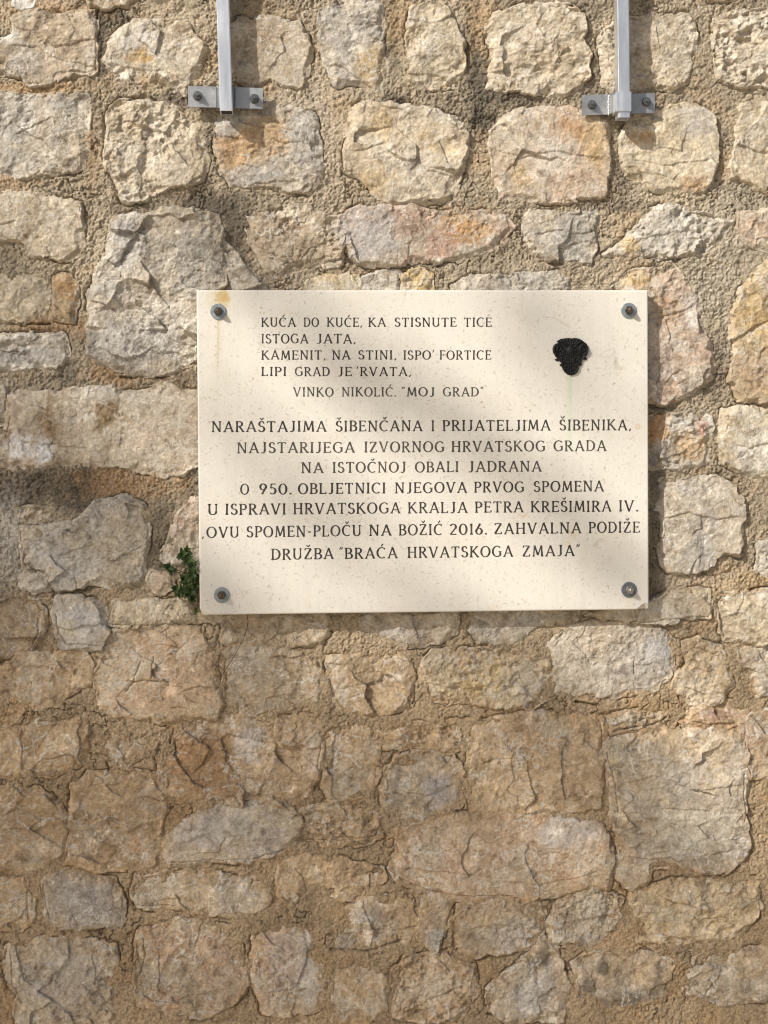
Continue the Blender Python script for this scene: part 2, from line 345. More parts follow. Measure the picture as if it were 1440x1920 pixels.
st('greytan', 8, .25, (796,1691),(845,1687),(838,1726),(824,1760),(817,1781),(793,1760))
st('greytan', 9, .3, (866,1725),(885,1700),(920,1690),(960,1692),(982,1687),(1009,1708),(1006,1750),(985,1771),(940,1775),(900,1785),(870,1770))
st('grey', 11, .05, (1034,1733),(1048,1701),(1079,1684),(1121,1673),(1157,1694),(1148,1736),(1134,1764),(1093,1771),(1044,1760))
st('cream', 13, .05, (1197,1673),(1246,1663),(1322,1660),(1416,1663),(1421,1698),(1402,1729),(1357,1760),(1305,1767),(1252,1774),(1204,1757),(1204,1726),(1190,1698))
st('grey', 9, .2, (21,1788),(69,1774),(139,1771),(201,1781),(215,1819),(208,1871),(212,1980),(30,1980),(42,1871),(21,1837))
st('pinkgrey', 11, .2, (260,1809),(274,1750),(312,1743),(365,1732),(434,1753),(444,1802),(455,1837),(434,1871),(382,1896),(312,1892),(267,1875))
st('pinkgrey', 9, .2, (484,1750),(522,1736),(585,1743),(588,1788),(602,1837),(588,1882),(539,1899),(498,1885),(480,1837))
st('tan', 7, .35, (635,1816),(678,1812),(713,1837),(717,1885),(685,1913),(633,1913))
st('tan', 10, .25, (744,1826),(769,1805),(817,1802),(880,1819),(883,1861),(852,1906),(796,1910),(748,1896))
st('grey', 11, .05, (921,1854),(940,1840),(968,1809),(999,1791),(1013,1767),(1037,1788),(1051,1823),(1068,1858),(1048,1903),(1002,1904),(958,1910),(925,1885))
st('greytan', 10, .2, (1086,1812),(1121,1795),(1183,1797),(1249,1798),(1246,1837),(1239,1868),(1183,1878),(1141,1878),(1096,1858))
st('greytan', 8, .25, (1291,1819),(1322,1795),(1391,1788),(1440,1788),(1500,1790),(1500,1868),(1350,1871),(1301,1854))
N_TRACED = len(S)
# the same masonry carried on round the photographed part, down to the ground
def wild_stones():
    y = -1500
    while y < 2540:
        hgt = random.uniform(110, 190); x = -1560+random.uniform(0, 150)
        while x < 2960:
            wd = random.uniform(120, 270); cx, cy = x+wd/2, y+hgt/2
            out = x+wd < -75 or x > 1515 or y+hgt < -55 or y > 1990
            if out and cy < 2480:
                pts = []
                for k in range(12):
                    a = 2*math.pi*k/12; c, s_ = math.cos(a), math.sin(a); e = 0.55
                    pts.append((cx+(wd/2-16)*random.uniform(.88, 1.03)*math.copysign(abs(c)**e, c), cy+(hgt/2-15)*random.uniform(.85, 1.03)*math.copysign(abs(s_)**e, s_)))
                low = min(1, max(0, (cy-1000)/400))
                st(random.choice(['tan', 'light', 'greytan', 'cream', 'grey', 'pink', 'palegrey', 'tan']), random.uniform(9, 14)-3*low, .05+.2*low, *pts)
            x += wd
        y += hgt
wild_stones()

PAL = {'tan': (.44,.35,.245), 'light': (.52,.445,.335), 'cream': (.55,.455,.31), 'grey': (.38,.335,.275), 'dgrey': (.285,.255,.225),
       'greytan': (.43,.365,.275), 'brown': (.33,.24,.15), 'orange': (.36,.225,.11), 'ochre': (.50,.36,.17), 'white': (.66,.63,.58),
       'pink': (.47,.385,.285), 'pinkgrey': (.405,.34,.26), 'palegrey': (.49,.45,.385), 'yellow': (.46,.365,.235), 'smooth': (.52,.445,.335)}
for D_ in (PAL, ):
    for _k in D_:
        if _k not in ('orange', 'ochre', 'white', 'yellow'): D_[_k] = tuple(.78*a+.22*b for a, b in zip(D_[_k], (.47, .39, .285)))
for _k in PAL: PAL[_k] = (PAL[_k][0]*1.0, PAL[_k][1]*1.01, PAL[_k][2]*1.03)
SEC = {'tan': (.37,.29,.20), 'light': (.47,.385,.27), 'cream': (.50,.42,.30), 'grey': (.42,.37,.30), 'dgrey': (.36,.33,.29),
       'greytan': (.36,.325,.275), 'brown': (.40,.32,.22), 'orange': (.42,.31,.19), 'ochre': (.56,.49,.36), 'white': (.52,.46,.38),
       'pink': (.46,.345,.245), 'pinkgrey': (.45,.34,.25), 'palegrey': (.44,.38,.30), 'yellow': (.42,.31,.19), 'smooth': (.43,.35,.255)}
for _k in SEC: SEC[_k] = (SEC[_k][0]*1.0, SEC[_k][1]*1.01, SEC[_k][2]*1.03)
# coloured patches in the stone itself, and dark spots painting shaded holes: x, y, rx, ry (pixels), colour, strength
WHITE, ORANGE, OCHRE, GREY, RED, DK = (.62,.58,.51), (.46,.25,.09), (.52,.36,.16), (.34,.32,.30), (.40,.20,.14), (.10,.085,.07)
PATCH = [(266,82,42,26,WHITE,.85),(262,108,22,12,(.52,.33,.11),.8),(10,66,16,18,WHITE,.9),(40,0,20,14,WHITE,.7),(48,120,30,30,GREY,.45),
  (695,128,26,32,(.46,.34,.18),.7),(640,60,38,34,GREY,.45),(640,165,30,14,GREY,.4),(440,285,32,48,(.42,.26,.12),.75),(500,255,36,40,(.44,.29,.15),.7),(470,330,50,16,GREY,.6),(425,235,18,20,GREY,.7),(575,270,22,50,GREY,.5),
  (870,430,44,26,ORANGE,.7),(830,455,26,24,RED,.45),(770,420,50,26,(.36,.24,.17),.6),(690,440,48,42,(.40,.38,.37),.7),
  (718,235,18,30,OCHRE,.5),(700,340,26,26,OCHRE,.45),(820,265,34,28,OCHRE,.35),(840,240,26,26,WHITE,.3),(780,310,18,10,GREY,.5),
  (1070,245,26,20,ORANGE,.5),(1115,270,20,40,OCHRE,.55),(975,330,14,26,OCHRE,.5),(1040,290,40,40,WHITE,.35),(1195,260,18,12,ORANGE,.5),(1310,225,30,30,(.50,.46,.41),.7),(1300,345,24,14,ORANGE,.45),(1180,460,18,14,OCHRE,.7),
  (1235,800,24,26,ORANGE,.75),(1210,820,20,20,ORANGE,.6),(1295,835,30,26,(.46,.31,.16),.7),(1270,795,22,14,WHITE,.7),(1316,803,9,14,RED,.75),(1215,850,30,16,GREY,.4),
  (1430,850,40,34,WHITE,.65),(1420,590,40,60,(.50,.36,.17),.6),(1415,690,40,40,(.36,.25,.16),.6),(1245,575,26,26,(.40,.25,.13),.5),(1190,525,30,14,OCHRE,.7),(1300,590,18,40,(.46,.44,.41),.5),(1225,680,30,30,GREY,.35),
  (200,775,28,26,(.27,.185,.10),.9),(92,790,15,34,(.29,.20,.11),.9),(185,738,40,14,WHITE,.5),(300,748,60,12,WHITE,.35),(40,838,20,20,(.74,.72,.69),.95),(86,848,14,26,(.76,.75,.73),.98),(150,786,30,6,WHITE,.35),
  (240,590,50,40,WHITE,.28),(215,660,24,26,WHITE,.35),(310,580,30,16,WHITE,.4),(240,440,30,30,GREY,.5),(330,620,50,40,WHITE,.22),
  (40,668,60,16,GREY,.6),(60,632,60,5,WHITE,.6),(45,687,60,5,WHITE,.6),(95,1030,26,26,(.42,.41,.39),.6),(140,1060,40,30,(.42,.40,.37),.5),
  (155,1160,30,26,(.42,.41,.40),.6),(130,1178,16,14,(.55,.47,.33),.6),(1200,1250,60,40,(.37,.345,.31),.5),(1240,1215,30,30,(.40,.40,.40),.6),(1050,1245,12,30,(.52,.46,.36),.5),
  (900,1270,60,30,(.52,.39,.19),.5),(830,1265,26,28,(.36,.30,.22),.5),(985,1280,24,34,(.50,.47,.40),.5),(740,1270,16,8,WHITE,.5),(390,1430,52,56,(.30,.18,.09),.75),(470,1390,22,30,(.44,.42,.41),.5),(330,1410,20,40,(.34,.20,.10),.6),
  (590,1420,20,30,(.42,.40,.38),.3),(820,1480,26,26,(.38,.36,.36),.6),(760,1500,30,20,(.31,.27,.21),.5),(780,1450,30,20,(.36,.29,.21),.4),(1270,1460,50,40,(.40,.37,.32),.5),(1290,1560,60,40,(.58,.53,.42),.55),(1150,1425,10,16,(.58,.47,.28),.7),(1220,1405,36,12,(.34,.28,.20),.5),
  (1350,1340,22,10,(.36,.22,.18),.5),(1410,1370,20,16,(.38,.28,.22),.4),(380,1560,40,24,(.42,.40,.39),.5),(440,1545,60,30,WHITE,.3),(500,1580,40,20,(.28,.26,.25),.4),(860,1560,60,20,(.48,.38,.28),.5),(1060,1560,60,26,(.48,.46,.44),.55),(800,1610,30,30,(.36,.34,.27),.4),
  (160,1690,50,34,(.23,.215,.21),.5),(90,1540,30,40,(.30,.21,.12),.5),(30,1540,40,60,(.29,.21,.13),.5),(255,1590,10,20,(.42,.28,.17),.7),(700,1720,30,12,(.30,.27,.25),.5),(820,1760,16,16,(.33,.32,.30),.6),(960,1750,40,26,(.44,.43,.41),.4),
  (1115,1700,28,18,(.42,.37,.28),.5),(1260,1720,14,18,(.22,.20,.17),.35),(1390,1695,10,12,(.25,.23,.18),.5),(1012,1800,20,16,DK,.6),(1020,1850,16,30,(.30,.28,.27),.5),(990,1870,24,30,(.42,.41,.39),.6),
  (280,1830,26,20,(.29,.26,.22),.5),(350,1800,20,50,(.27,.22,.16),.4),(400,1850,40,30,(.46,.36,.26),.4),(575,1820,18,60,(.50,.47,.42),.5),(535,1800,30,50,(.33,.29,.26),.5),(800,1850,50,26,(.50,.44,.34),.5),(1130,1810,10,12,DK,.8),(1100,1850,16,16,DK,.6),(1180,1868,50,10,DK,.6),(1235,1815,8,12,DK,.7),(1230,1850,20,16,DK,.5),(1155,1880,40,8,DK,.4),(120,1830,60,40,(.40,.38,.35),.4)]  # DK spots on the rough bottom stone paint the shade in its holes
# dirt, dark lichen and clay showing on the mortar
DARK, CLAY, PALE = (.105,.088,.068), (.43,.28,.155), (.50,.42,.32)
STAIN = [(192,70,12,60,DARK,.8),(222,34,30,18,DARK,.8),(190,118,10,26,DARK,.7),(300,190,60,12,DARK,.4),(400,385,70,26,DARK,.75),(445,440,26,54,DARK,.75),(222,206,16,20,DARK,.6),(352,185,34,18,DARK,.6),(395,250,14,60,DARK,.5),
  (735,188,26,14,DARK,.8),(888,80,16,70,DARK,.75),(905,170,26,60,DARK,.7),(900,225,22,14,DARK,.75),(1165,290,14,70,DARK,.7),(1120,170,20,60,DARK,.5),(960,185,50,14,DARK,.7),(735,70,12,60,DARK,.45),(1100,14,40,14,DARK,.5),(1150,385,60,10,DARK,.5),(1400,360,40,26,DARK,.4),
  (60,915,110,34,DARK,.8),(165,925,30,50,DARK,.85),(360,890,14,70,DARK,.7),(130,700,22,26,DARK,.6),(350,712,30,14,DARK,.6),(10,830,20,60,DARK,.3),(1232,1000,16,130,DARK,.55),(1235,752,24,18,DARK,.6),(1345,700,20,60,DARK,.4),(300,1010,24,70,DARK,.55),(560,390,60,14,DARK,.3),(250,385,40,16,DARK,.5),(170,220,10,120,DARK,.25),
  (1225,870,20,30,DARK,.5),(540,110,30,60,PALE,.2),
  (235,700,60,20,CLAY,.75),(230,905,80,26,CLAY,.8),(750,40,30,44,(.48,.34,.19),.6),(900,55,24,40,(.48,.34,.19),.6),(480,220,20,20,CLAY,.3),(85,20,80,20,CLAY,.5),(60,165,80,14,CLAY,.7),(20,340,40,14,CLAY,.5),(100,610,60,18,CLAY,.6),(170,280,14,60,CLAY,.4),(1390,1090,60,20,(.46,.33,.18),.6),(1310,1085,60,16,PALE,.5),(560,215,50,30,PALE,.5),(610,290,30,60,PALE,.6),(590,170,30,60,PALE,.4),
  (20,1020,30,70,(.43,.41,.37),.7),(1320,560,50,80,(.47,.42,.33),.6),(1390,420,60,80,(.46,.41,.32),.5),(1170,1540,14,120,(.36,.23,.12),.6),(1130,1400,16,60,(.34,.22,.12),.6),(1000,1165,40,8,(.2,.12,.07),.5),(360,1120,40,30,(.18,.12,.08),.6),
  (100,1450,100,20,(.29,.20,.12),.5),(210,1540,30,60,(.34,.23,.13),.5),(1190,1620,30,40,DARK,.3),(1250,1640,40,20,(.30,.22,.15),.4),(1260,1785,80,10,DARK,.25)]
# thin open cracks between stone and mortar
CRACK = [[(183,20),(182,90),(180,134)],[(0,118),(30,142),(55,158),(75,160)],[(40,985),(42,1040),(52,1065)],[(105,1150),(112,1185),(125,1206),(184,1210)],[(60,1215),(74,1180),(72,1160)],
  [(213,1172),(300,1172),(350,1168)],[(618,1275),(630,1310),(645,1328)],[(597,1440),(602,1395)],[(555,1577),(610,1575),(700,1568),(713,1545)],[(318,1616),(400,1611),(470,1610),(540,1592)],[(738,1626),(752,1648),(800,1668),(860,1678),(960,1680)],[(1122,1350),(1128,1372),(1128,1400)],[(1150,1370),(1225,1359),(1250,1342)],[(1278,1348),(1330,1358),(1394,1357),(1397,1400)],[(1110,1160),(1200,1166),(1270,1158),(1330,1156),(1335,1120)],[(1346,1128),(1358,1190)],[(1135,1410),(1150,1460),(1158,1520)],[(255,1696),(270,1698),(330,1698)],[(20,780),(12,820)],[(45,829),(95,832),(130,838),(165,842)],[(530,1680),(555,1696),(560,1690)],[(620,1779),(690,1782),(765,1762)],[(838,1730),(848,1700)],[(80,1660),(85,1690),(95,1722)],[(52,1670),(54,1720)],[(268,1760),(272,1790),(262,1830)],[(20,1785),(24,1840),(40,1880)],[(1188,1240),(1190,1262)],
  [(265,1240),(250,1280),(240,1295)],[(288,1230),(285,1275),(318,1280)],[(285,1275),(240,1278)],[(370,1300),(398,1315)],[(225,706),(300,708),(350,694)],[(50,607),(95,606)],[(1195,480),(1240,487)],[(930,160),(955,176)],[(1240,1515),(1330,1520)],[(1080,1315),(1120,1322)],[(1300,1130),(1300,1131)],[(320,1395),(325,1365),(290,1355)],[(100,1340),(130,1360)],[(852,1700),(850,1712)],[(915,1900),(960,1912)],[(1421,1690),(1424,1720)],[(1410,1105),(1440,1100)],[(1395,1540),(1393,1450)]]

# ledges broken across the stone faces: step in mm, then the line; the face drops below it
LEDGE = [(5,(26,85),(70,88),(95,105),(140,118),(182,128)),(4,(196,118),(240,125),(270,132),(300,130),(350,155)),(6,(614,122),(650,132),(700,165)),(4,(30,250),(60,240),(95,220)),(5,(410,255),(450,258)),
  (4,(660,285),(690,278),(720,270)),(5,(770,320),(785,300),(800,320),(850,330)),(5,(560,490),(580,465),(610,455),(641,440)),(4,(1000,440),(1040,430),(1080,440),(1115,430)),(3,(1160,455),(1230,440),(1330,430)),
  (5,(0,420),(30,415),(45,430),(60,455)),(3,(200,560),(260,600),(330,640),(390,650)),(4,(240,640),(300,660),(370,665)),(6,(1370,640),(1400,620),(1440,600)),(4,(1190,600),(1250,590),(1300,575)),(5,(1375,830),(1400,840),(1440,830)),
  (4,(50,1010),(110,1040),(170,1020),(230,1040),(270,1020)),(5,(10,1255),(80,1245),(140,1262)),(4,(240,1278),(285,1275),(330,1285),(380,1300)),(3,(640,1290),(700,1280),(760,1290)),(3,(320,1400),(400,1420),(480,1410),(590,1425)),
  (5,(740,1480),(800,1490),(850,1470)),(4,(750,1625),(820,1632),(900,1640),(1000,1655),(1080,1645),(1120,1630)),(4,(780,1600),(800,1615),(840,1625)),(4,(1160,1470),(1230,1450),(1300,1480),(1390,1470)),(4,(1220,1600),(1280,1590),(1330,1600),(1380,1590)),
  (5,(560,1550),(620,1540),(700,1548)),(3,(340,1580),(400,1560),(480,1575),(540,1565)),(4,(290,1690),(340,1680),(370,1695)),(5,(270,1850),(330,1870),(420,1850)),(4,(500,1860),(560,1850),(600,1860)),(5,(760,1850),(800,1870),(860,1850)),
  (2.5,(1060,1240),(1120,1230),(1180,1250),(1240,1240)),(4,(640,1750),(700,1740),(760,1745)),(4,(880,1740),(940,1730),(1000,1740)),(2,(1210,1725),(1290,1735),(1400,1720)),(4,(800,1280),(870,1290),(940,1285),(1000,1295)),(3,(900,1430),(970,1420),(1040,1440),(1110,1425)),(4,(150,1540),(200,1530),(280,1545)),(5,(1240,970),(1290,960),(1340,975),(1385,965)),(4,(925,280),(980,295),(1040,285),(1130,300)),(4,(1180,300),(1240,310),(1330,300))]

# ------------------------------------------------------------------ the wall: one sampling grid, fine in the photographed part
def axis(a, b, fa, fb, h, hmax):
    pts = [fa]; s_ = h
    while pts[-1] < fb: pts.append(pts[-1]+h)
    up = pts[-1]; lst = pts
    s_ = h
    while up < b: s_ = min(hmax, s_*1.06); up += s_; lst.append(up)
    dn = fa; low = []; s_ = h
    while dn > a: s_ = min(hmax, s_*1.06); dn -= s_; low.append(dn)
    return np.array(low[::-1]+lst, np.float32)
CELL = 1.35
GX = axis(-2250, 2250, -800, 800, CELL, 14)             # millimetres along the wall
GZ = axis(-1600, 2450, -1060, 1060, CELL, 14)           # millimetres up from the photo's middle
XX, ZZ = np.meshgrid(GX, GZ)
NX, NZ = len(GX), len(GZ)
def mm(pt):
    v = at(pt[0], pt[1], 0.0); return (v.x*1000, (v.z-MID_Z)*1000)
# domain-warped coordinates: no traced edge stays straight
WX = XX+9*fbm(XX, ZZ, 46, 4, 21, .6)+3.2*facets(XX, ZZ, 17, 21, .5, .5)
WZ = ZZ+9*fbm(XX+500, ZZ-300, 46, 4, 23, .6)+3.2*facets(XX+200, ZZ, 17, 22, .5, .5)
DMAX = np.full(XX.shape, -60, np.float32)
GROW = 2.5
wall = tag(empty('stone_wall', (0, 0, 0)), 'rough rubble limestone wall with wide sandy mortar joints behind the plaque and posts', 'wall', kind='thing')

def patches(C, lst, X, Z, s, soft=.35):
    for i, (px, py, rx, ry, c, k) in enumerate(lst):
        rx *= 1.2; ry *= 1.2; k = min(.95, k*.98)
        cx, cz = mm((px, py))
        i0, i1 = np.searchsorted(X[0], [cx-2.2*rx, cx+2.2*rx]); j0, j1 = np.searchsorted(Z[:, 0], [cz-2.2*ry, cz+2.2*ry])
        if i1 <= i0 or j1 <= j0: continue
        x = X[j0:j1, i0:i1]; z = Z[j0:j1, i0:i1]
        r = np.sqrt(((x-cx)/rx)**2+((z-cz)/ry)**2)+.55*fbm(x+71*i, z, 16, 4, s)+.25*fbm(x+31*i, z, 5, 2, s+3)
        m_ = (1-sstep(1-soft-.15, 1+soft, r))*k
        C[j0:j1, i0:i1] = C[j0:j1, i0:i1]*(1-m_[..., None])+np.array(c, np.float32)*m_[..., None]

order = sorted(range(N_TRACED), key=lambda k: -abs(sum(a[0]*b[1]-b[0]*a[1] for a, b in zip(S[k][3], S[k][3][1:]+S[k][3][:1]))))
own = set(order[:96])
rest_v, rest_f, rest_c, rest_n = [], [], [], 0
LOWMIX = sstep(150, -500, ZZ)                           # lower down the joints are flush and smeared with clay
MORT_A = np.array((.435,.36,.258), np.float32); MORT_B = np.array((.39,.29,.18), np.float32)
for k, (kind, P, film, pts) in enumerate(S):
    poly = [mm(q) for q in pts]
    lk = float(sstep(1050, 1250, sum(q[1] for q in pts)/len(pts)))
    if k < N_TRACED:                                    # outlines were traced along the visible face: take them out to the bed joint
        hx, hz = (max(q[0] for q in poly)-min(q[0] for q in poly))/2, (max(q[1] for q in poly)-min(q[1] for q in poly))/2
        mx_, mz_ = (max(q[0] for q in poly)+min(q[0] for q in poly))/2, (max(q[1] for q in poly)+min(q[1] for q in poly))/2
        g_ = 3.5+8.0*lk
        poly = [(mx_+(q[0]-mx_)*(1+g_/max(hx, 30)), mz_+(q[1]-mz_)*(1+g_/max(hz, 30))) for q in poly]
    xs = [q[0] for q in poly]; zs = [q[1] for q in poly]
    i0, i1 = np.searchsorted(GX, [min(xs)-24, max(xs)+24]); j0, j1 = np.searchsorted(GZ, [min(zs)-24, max(zs)+24])
    i0 = max(i0, 0); j0 = max(j0, 0); i1 = min(i1, NX); j1 = min(j1, NZ)
    if i1-i0 < 3 or j1-j0 < 3: continue
    sl_ = np.s_[j0:j1, i0:i1]
    x, z = XX[sl_], ZZ[sl_]
    d = poly_sdf(WX[sl_], WZ[sl_], poly)+GROW
    DMAX[sl_] = np.maximum(DMAX[sl_], d)
    r = random.Random(k*13+5)
    lowk = float(sstep(1120, 1330, sum(q[1] for q in pts)/len(pts))); film = film*(1-.25*lowk)+.03*lowk; P = P*(.84-.16*lowk)
    sd = (k*3) % 40
    rough_ = .4 if kind == 'smooth' else r.choice([.75, .95, 1.15, 1.35, 1.55])
    R = np.clip(9+26*fbm(x+77*k, z, 55, 3, sd+4), 2.5, 26)
    de = d-np.clip(3.4*(scoops(x+57*k, z, 19, sd+3, .8, .4, .5)+.1), -2, 5)
    prof = P*np.where(de < R, np.clip(de/R, -4, 1), 1)
    cx, cz = (min(xs)+max(xs))/2, (min(zs)+max(zs))/2
    tilt = r.uniform(-.035, .035)*(x-cx)+r.uniform(-.035, .035)*(z-cz)
    an = r.choice([1.0, 1.5, 2.1, .8])
    act = .45+.9*sstep(-.3, .35, fbm(x+19*k, z, 45, 2, sd+5))
    w0, w1, w2, w3 = r.choice([(1, 1, 1, 1), (1.7, .5, .45, .5), (.5, .6, 1.4, 1.5), (.8, 1.6, .6, .45), (1.2, .9, .8, .3)])
    rel = w0*4.2*facets(x+37*k, z, 72, sd, .6, .26, an)+act*(w1*5.0*scoops(x-11*k, z+7*k, 46, sd+5, .8, .35, .3, an)
        +w2*3.6*scoops(x+3*k, z-9*k, 21, sd+6, .8, .4, .35, an)+w3*1.8*facets(x+5*k, z, 13, sd+9, .5, .4, 1.3)+w3*1.7*scoops(x+8*k, z+2*k, 8.5, sd+2, .9, .5, .4, 1.2))
    h = prof+np.clip(d/6, 0, 1)*(tilt+rough_*rel)+rough_*1.3*fbm(x, z, 15, 4, sd+2, .65)
    h += rough_*.6*fbm(x, z, 4.2, 2, sd+4)
    if k < N_TRACED:
        zlo, zhi = min(zs), max(zs)
        for stp, *L in LEDGE:
            Q = sorted(mm(q) for q in L)
            if not any(min(xs) < q[0] < max(xs) and zlo < q[1] < zhi for q in Q): continue
            lz = np.interp(x, [q[0] for q in Q], [q[1] for q in Q])+6*fbm(x, z, 26, 4, 61, .65)
            end = np.clip((x-Q[0][0]+6)/12, 0, 1)*np.clip((Q[-1][0]+6-x)/12, 0, 1)
            dz = lz-z
            h = h-.7*stp*sstep(-.6, 1.6, dz)*np.exp(-np.clip(dz, 0, 99)/20)*end
        for L in CRACK:
            Q = [mm(q) for q in L]
            if max(q[0] for q in Q) < min(xs) or min(q[0] for q in Q) > max(xs) or max(q[1] for q in Q) < zlo or min(q[1] for q in Q) > zhi: continue
            cd_ = line_dist(x+3*fbm(x, z, 14, 3, 43), z+3*fbm(x+60, z, 14, 3, 44), Q)
            h = h-3.6*np.exp(-(cd_/1.2)**2)
    # colour of the stone itself
    A, B = np.array(PAL[kind]), np.array(SEC[kind])
    jit = np.array([1+r.uniform(-.06, .06)]*3)
    f1 = sstep(-.25, .3, fbm(x+91*k, z-17*k, 55, 5, sd+1, .6))[..., None]
    C = (A*(1-f1)+B*f1)*jit
    f2 = sstep(.12, .45, fbm(x-23*k, z*1.3, 20, 4, sd+6, .65))[..., None]*.55
    C = C*(1-f2)+(C*1.28)*f2
    f3 = sstep(.15, .5, fbm(x+53*k, z, 16, 4, sd+7, .65))[..., None]*.5
    C = C*(1-f3)+C*np.array((.74,.70,.66))*f3
    vein = np.abs(fbm(x+13*k, z+5*k, 40, 4, sd+8, .6)); gate = sstep(-.15, .3, fbm(x, z, 60, 2, sd+3))
    if kind in ('smooth', 'orange', 'white'): gate = gate*.3
    v = (1-sstep(.008, .036, vein))*gate*.85
    C = C*(1-v[..., None])+np.array((.66,.62,.55))*v[..., None]
    v2 = (1-sstep(.01, .045, np.abs(fbm(x-31*k, z+15*k, 17, 3, sd+12, .6))))*sstep(.0, .4, fbm(x+9, z, 40, 2, sd+6))*.5
    C = C*(1-v2[..., None])+np.array((.64,.60,.53))*v2[..., None]
    sp = sstep(.42, .62, fbm(x, z, 5, 2, sd+10))[..., None]*.4
    C = C*(1-sp)+C*1.35*sp
    fm = sstep(.55-film*1.3, 1.05-film*1.0, .5+.5*fbm(x+7*k, z, 34, 4, sd+11, .6)+.35*np.exp(-np.clip(d, 0, 99)/9))[..., None]*(.25+film)
    mc = MORT_A*(1-LOWMIX[sl_][..., None])+MORT_B*LOWMIX[sl_][..., None]
    C = C*(1-np.clip(fm, 0, .9))+mc*np.clip(fm, 0, .9)
    eg = (np.exp(-np.clip(d, 0, 99)/11)*(.30+.50*lowk)*sstep(-.25, .25, fbm(x+61*k, z+5, 26, 4, 62, .6)))[..., None]
    C = C*(1-eg)+mc*eg
    C = C*(1+lowk*np.array((.05, -.02, -.12)))          # clay washed over the lower courses
    ch_ = (sstep(.12, .40, fbm(x-41*k, z+33*k, 38, 5, sd+13, .65))*.45)[..., None]; C = C*(1-ch_)+np.array((.60,.545,.45))*ch_*(1-.25*lowk)+C*ch_*.25*lowk
    C = C.astype(np.float32)
    if k < N_TRACED: patches(C, PATCH, x, z, 9)
    keep = d > -6
    fc = keep[:-1, :-1] | keep[1:, :-1] | keep[:-1, 1:] | keep[1:, 1:]
    idx = np.arange(x.size).reshape(x.shape)
    F = np.stack([idx[:-1, :-1], idx[:-1, 1:], idx[1:, 1:], idx[1:, :-1]], -1)[fc]
    used = np.unique(F); remap = np.full(x.size, -1, np.int64); remap[used] = np.arange(len(used)); F = remap[F]
    # vertices just outside the outline fall back deep into the wall, so every stone is a solid lump seated in the mortar
    h = np.where(d < -2, np.minimum(h, -14), h)
    V = np.stack([x.ravel()[used]/1000, -h.ravel()[used]/1000, z.ravel()[used]/1000+MID_Z], -1); CC = C.reshape(-1, 3)[used]
    if k in own:
        link('stone', np_mesh('stone', V, F, CC), M_STONE, wall)
    else:
        rest_v.append(V); rest_f.append(F+rest_n); rest_c.append(CC); rest_n += len(V)
o = link('rubble_stones', np_mesh('rubble_stones', np.concatenate(rest_v), np.concatenate(rest_f), np.concatenate(rest_c)), M_STONE, wall)
tag(o, 'small and farther stones filling in around the large ones', kind='stuff')

# mortar
low = LOWMIX
H = 1.0+1.7*low+4.5*fbm(XX, ZZ, 120, 3, 31)+3.4*fbm(XX, ZZ, 28, 4, 33, .6)
grain = fbm(XX, ZZ, 5.2, 3, 35, .8)*(.45+.75*sstep(-.25, .25, fbm(XX+150, ZZ, 75, 4, 56)))
H -= 5*(1-sstep(.004, .02, np.abs(fbm(XX-60, ZZ+220, 85, 5, 57, .6))))*sstep(.05, .2, fbm(XX, ZZ-500, 130, 2, 58))
H += 3.0*low*scoops(XX, ZZ, 38, 6, .8, .4, .4)
H += (3.6-1.5*low)*grain+(2.0-.9*low)*np.maximum(0, fbm(XX+40, ZZ, 10, 3, 37))*2+(1.5-.6*low)*vnoise(XX/3.4, ZZ/3.4, 54)
H -= 2.2*sstep(.25, .5, fbm(XX-80, ZZ, 12, 3, 41))
near = np.exp(-(np.clip(np.abs(DMAX+1), 0, 60)/3.4)**2)
H -= near*7.5*sstep(.06, .30, fbm(XX+300, ZZ, 48, 3, 39)+.04)
H -= np.clip(DMAX, 0, 60)*(.40-.14*low)
H -= (1-low)*1.2*np.clip(-DMAX-4, 0, 14)/14             # joints hollow out between the stones higher up
cr = np.full(XX.shape, 99, np.float32)
for L in CRACK:
    Q = [mm(q) for q in L]; xs = [q[0] for q in Q]; zs = [q[1] for q in Q]
    i0, i1 = np.searchsorted(GX, [min(xs)-14, max(xs)+14]); j0, j1 = np.searchsorted(GZ, [min(zs)-14, max(zs)+14])
    s_ = np.s_[j0:j1, i0:i1]; cr[s_] = np.minimum(cr[s_], line_dist(XX[s_]+3*fbm(XX[s_], ZZ[s_], 14, 3, 43), ZZ[s_]+3*fbm(XX[s_]+60, ZZ[s_], 14, 3, 44), Q))
H -= 12*np.exp(-(cr/2.0)**2)
C = MORT_A*(1-low[..., None])+MORT_B*low[..., None]
b1 = sstep(-.3, .3, fbm(XX, ZZ, 150, 4, 45))[..., None]
C = C*(.90+.18*b1)*np.array((1, 1, 1))
b2 = sstep(.05, .5, fbm(XX-400, ZZ, 70, 4, 47, .6))[..., None]*.6
C = C*(1-b2)+C*np.array((1.08,.94,.80))*b2
C = C.astype(np.float32)
lich = sstep(.02, .42, fbm(XX-700, ZZ+90, 95, 5, 49, .65)+.20*fbm(XX, ZZ, 7, 3, 50))*(1-low)*.34
C = C*(1-lich[..., None])+np.array((.17,.14,.105), np.float32)*lich[..., None]
C = C.astype(np.float32)
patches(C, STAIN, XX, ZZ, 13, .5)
gr = vnoise(XX/2.6, ZZ/2.6, 51)
C *= (1+.22*gr+.20*sstep(.55, .9, vnoise(XX/4.2, ZZ/4.2, 52))-.30*sstep(.5, .9, vnoise(XX/5+9, ZZ/5, 53)))[..., None]
keep = DMAX < 26
fc = keep[:-1, :-1] | keep[1:, :-1] | keep[:-1, 1:] | keep[1:, 1:]
idx = np.arange(XX.size).reshape(XX.shape)
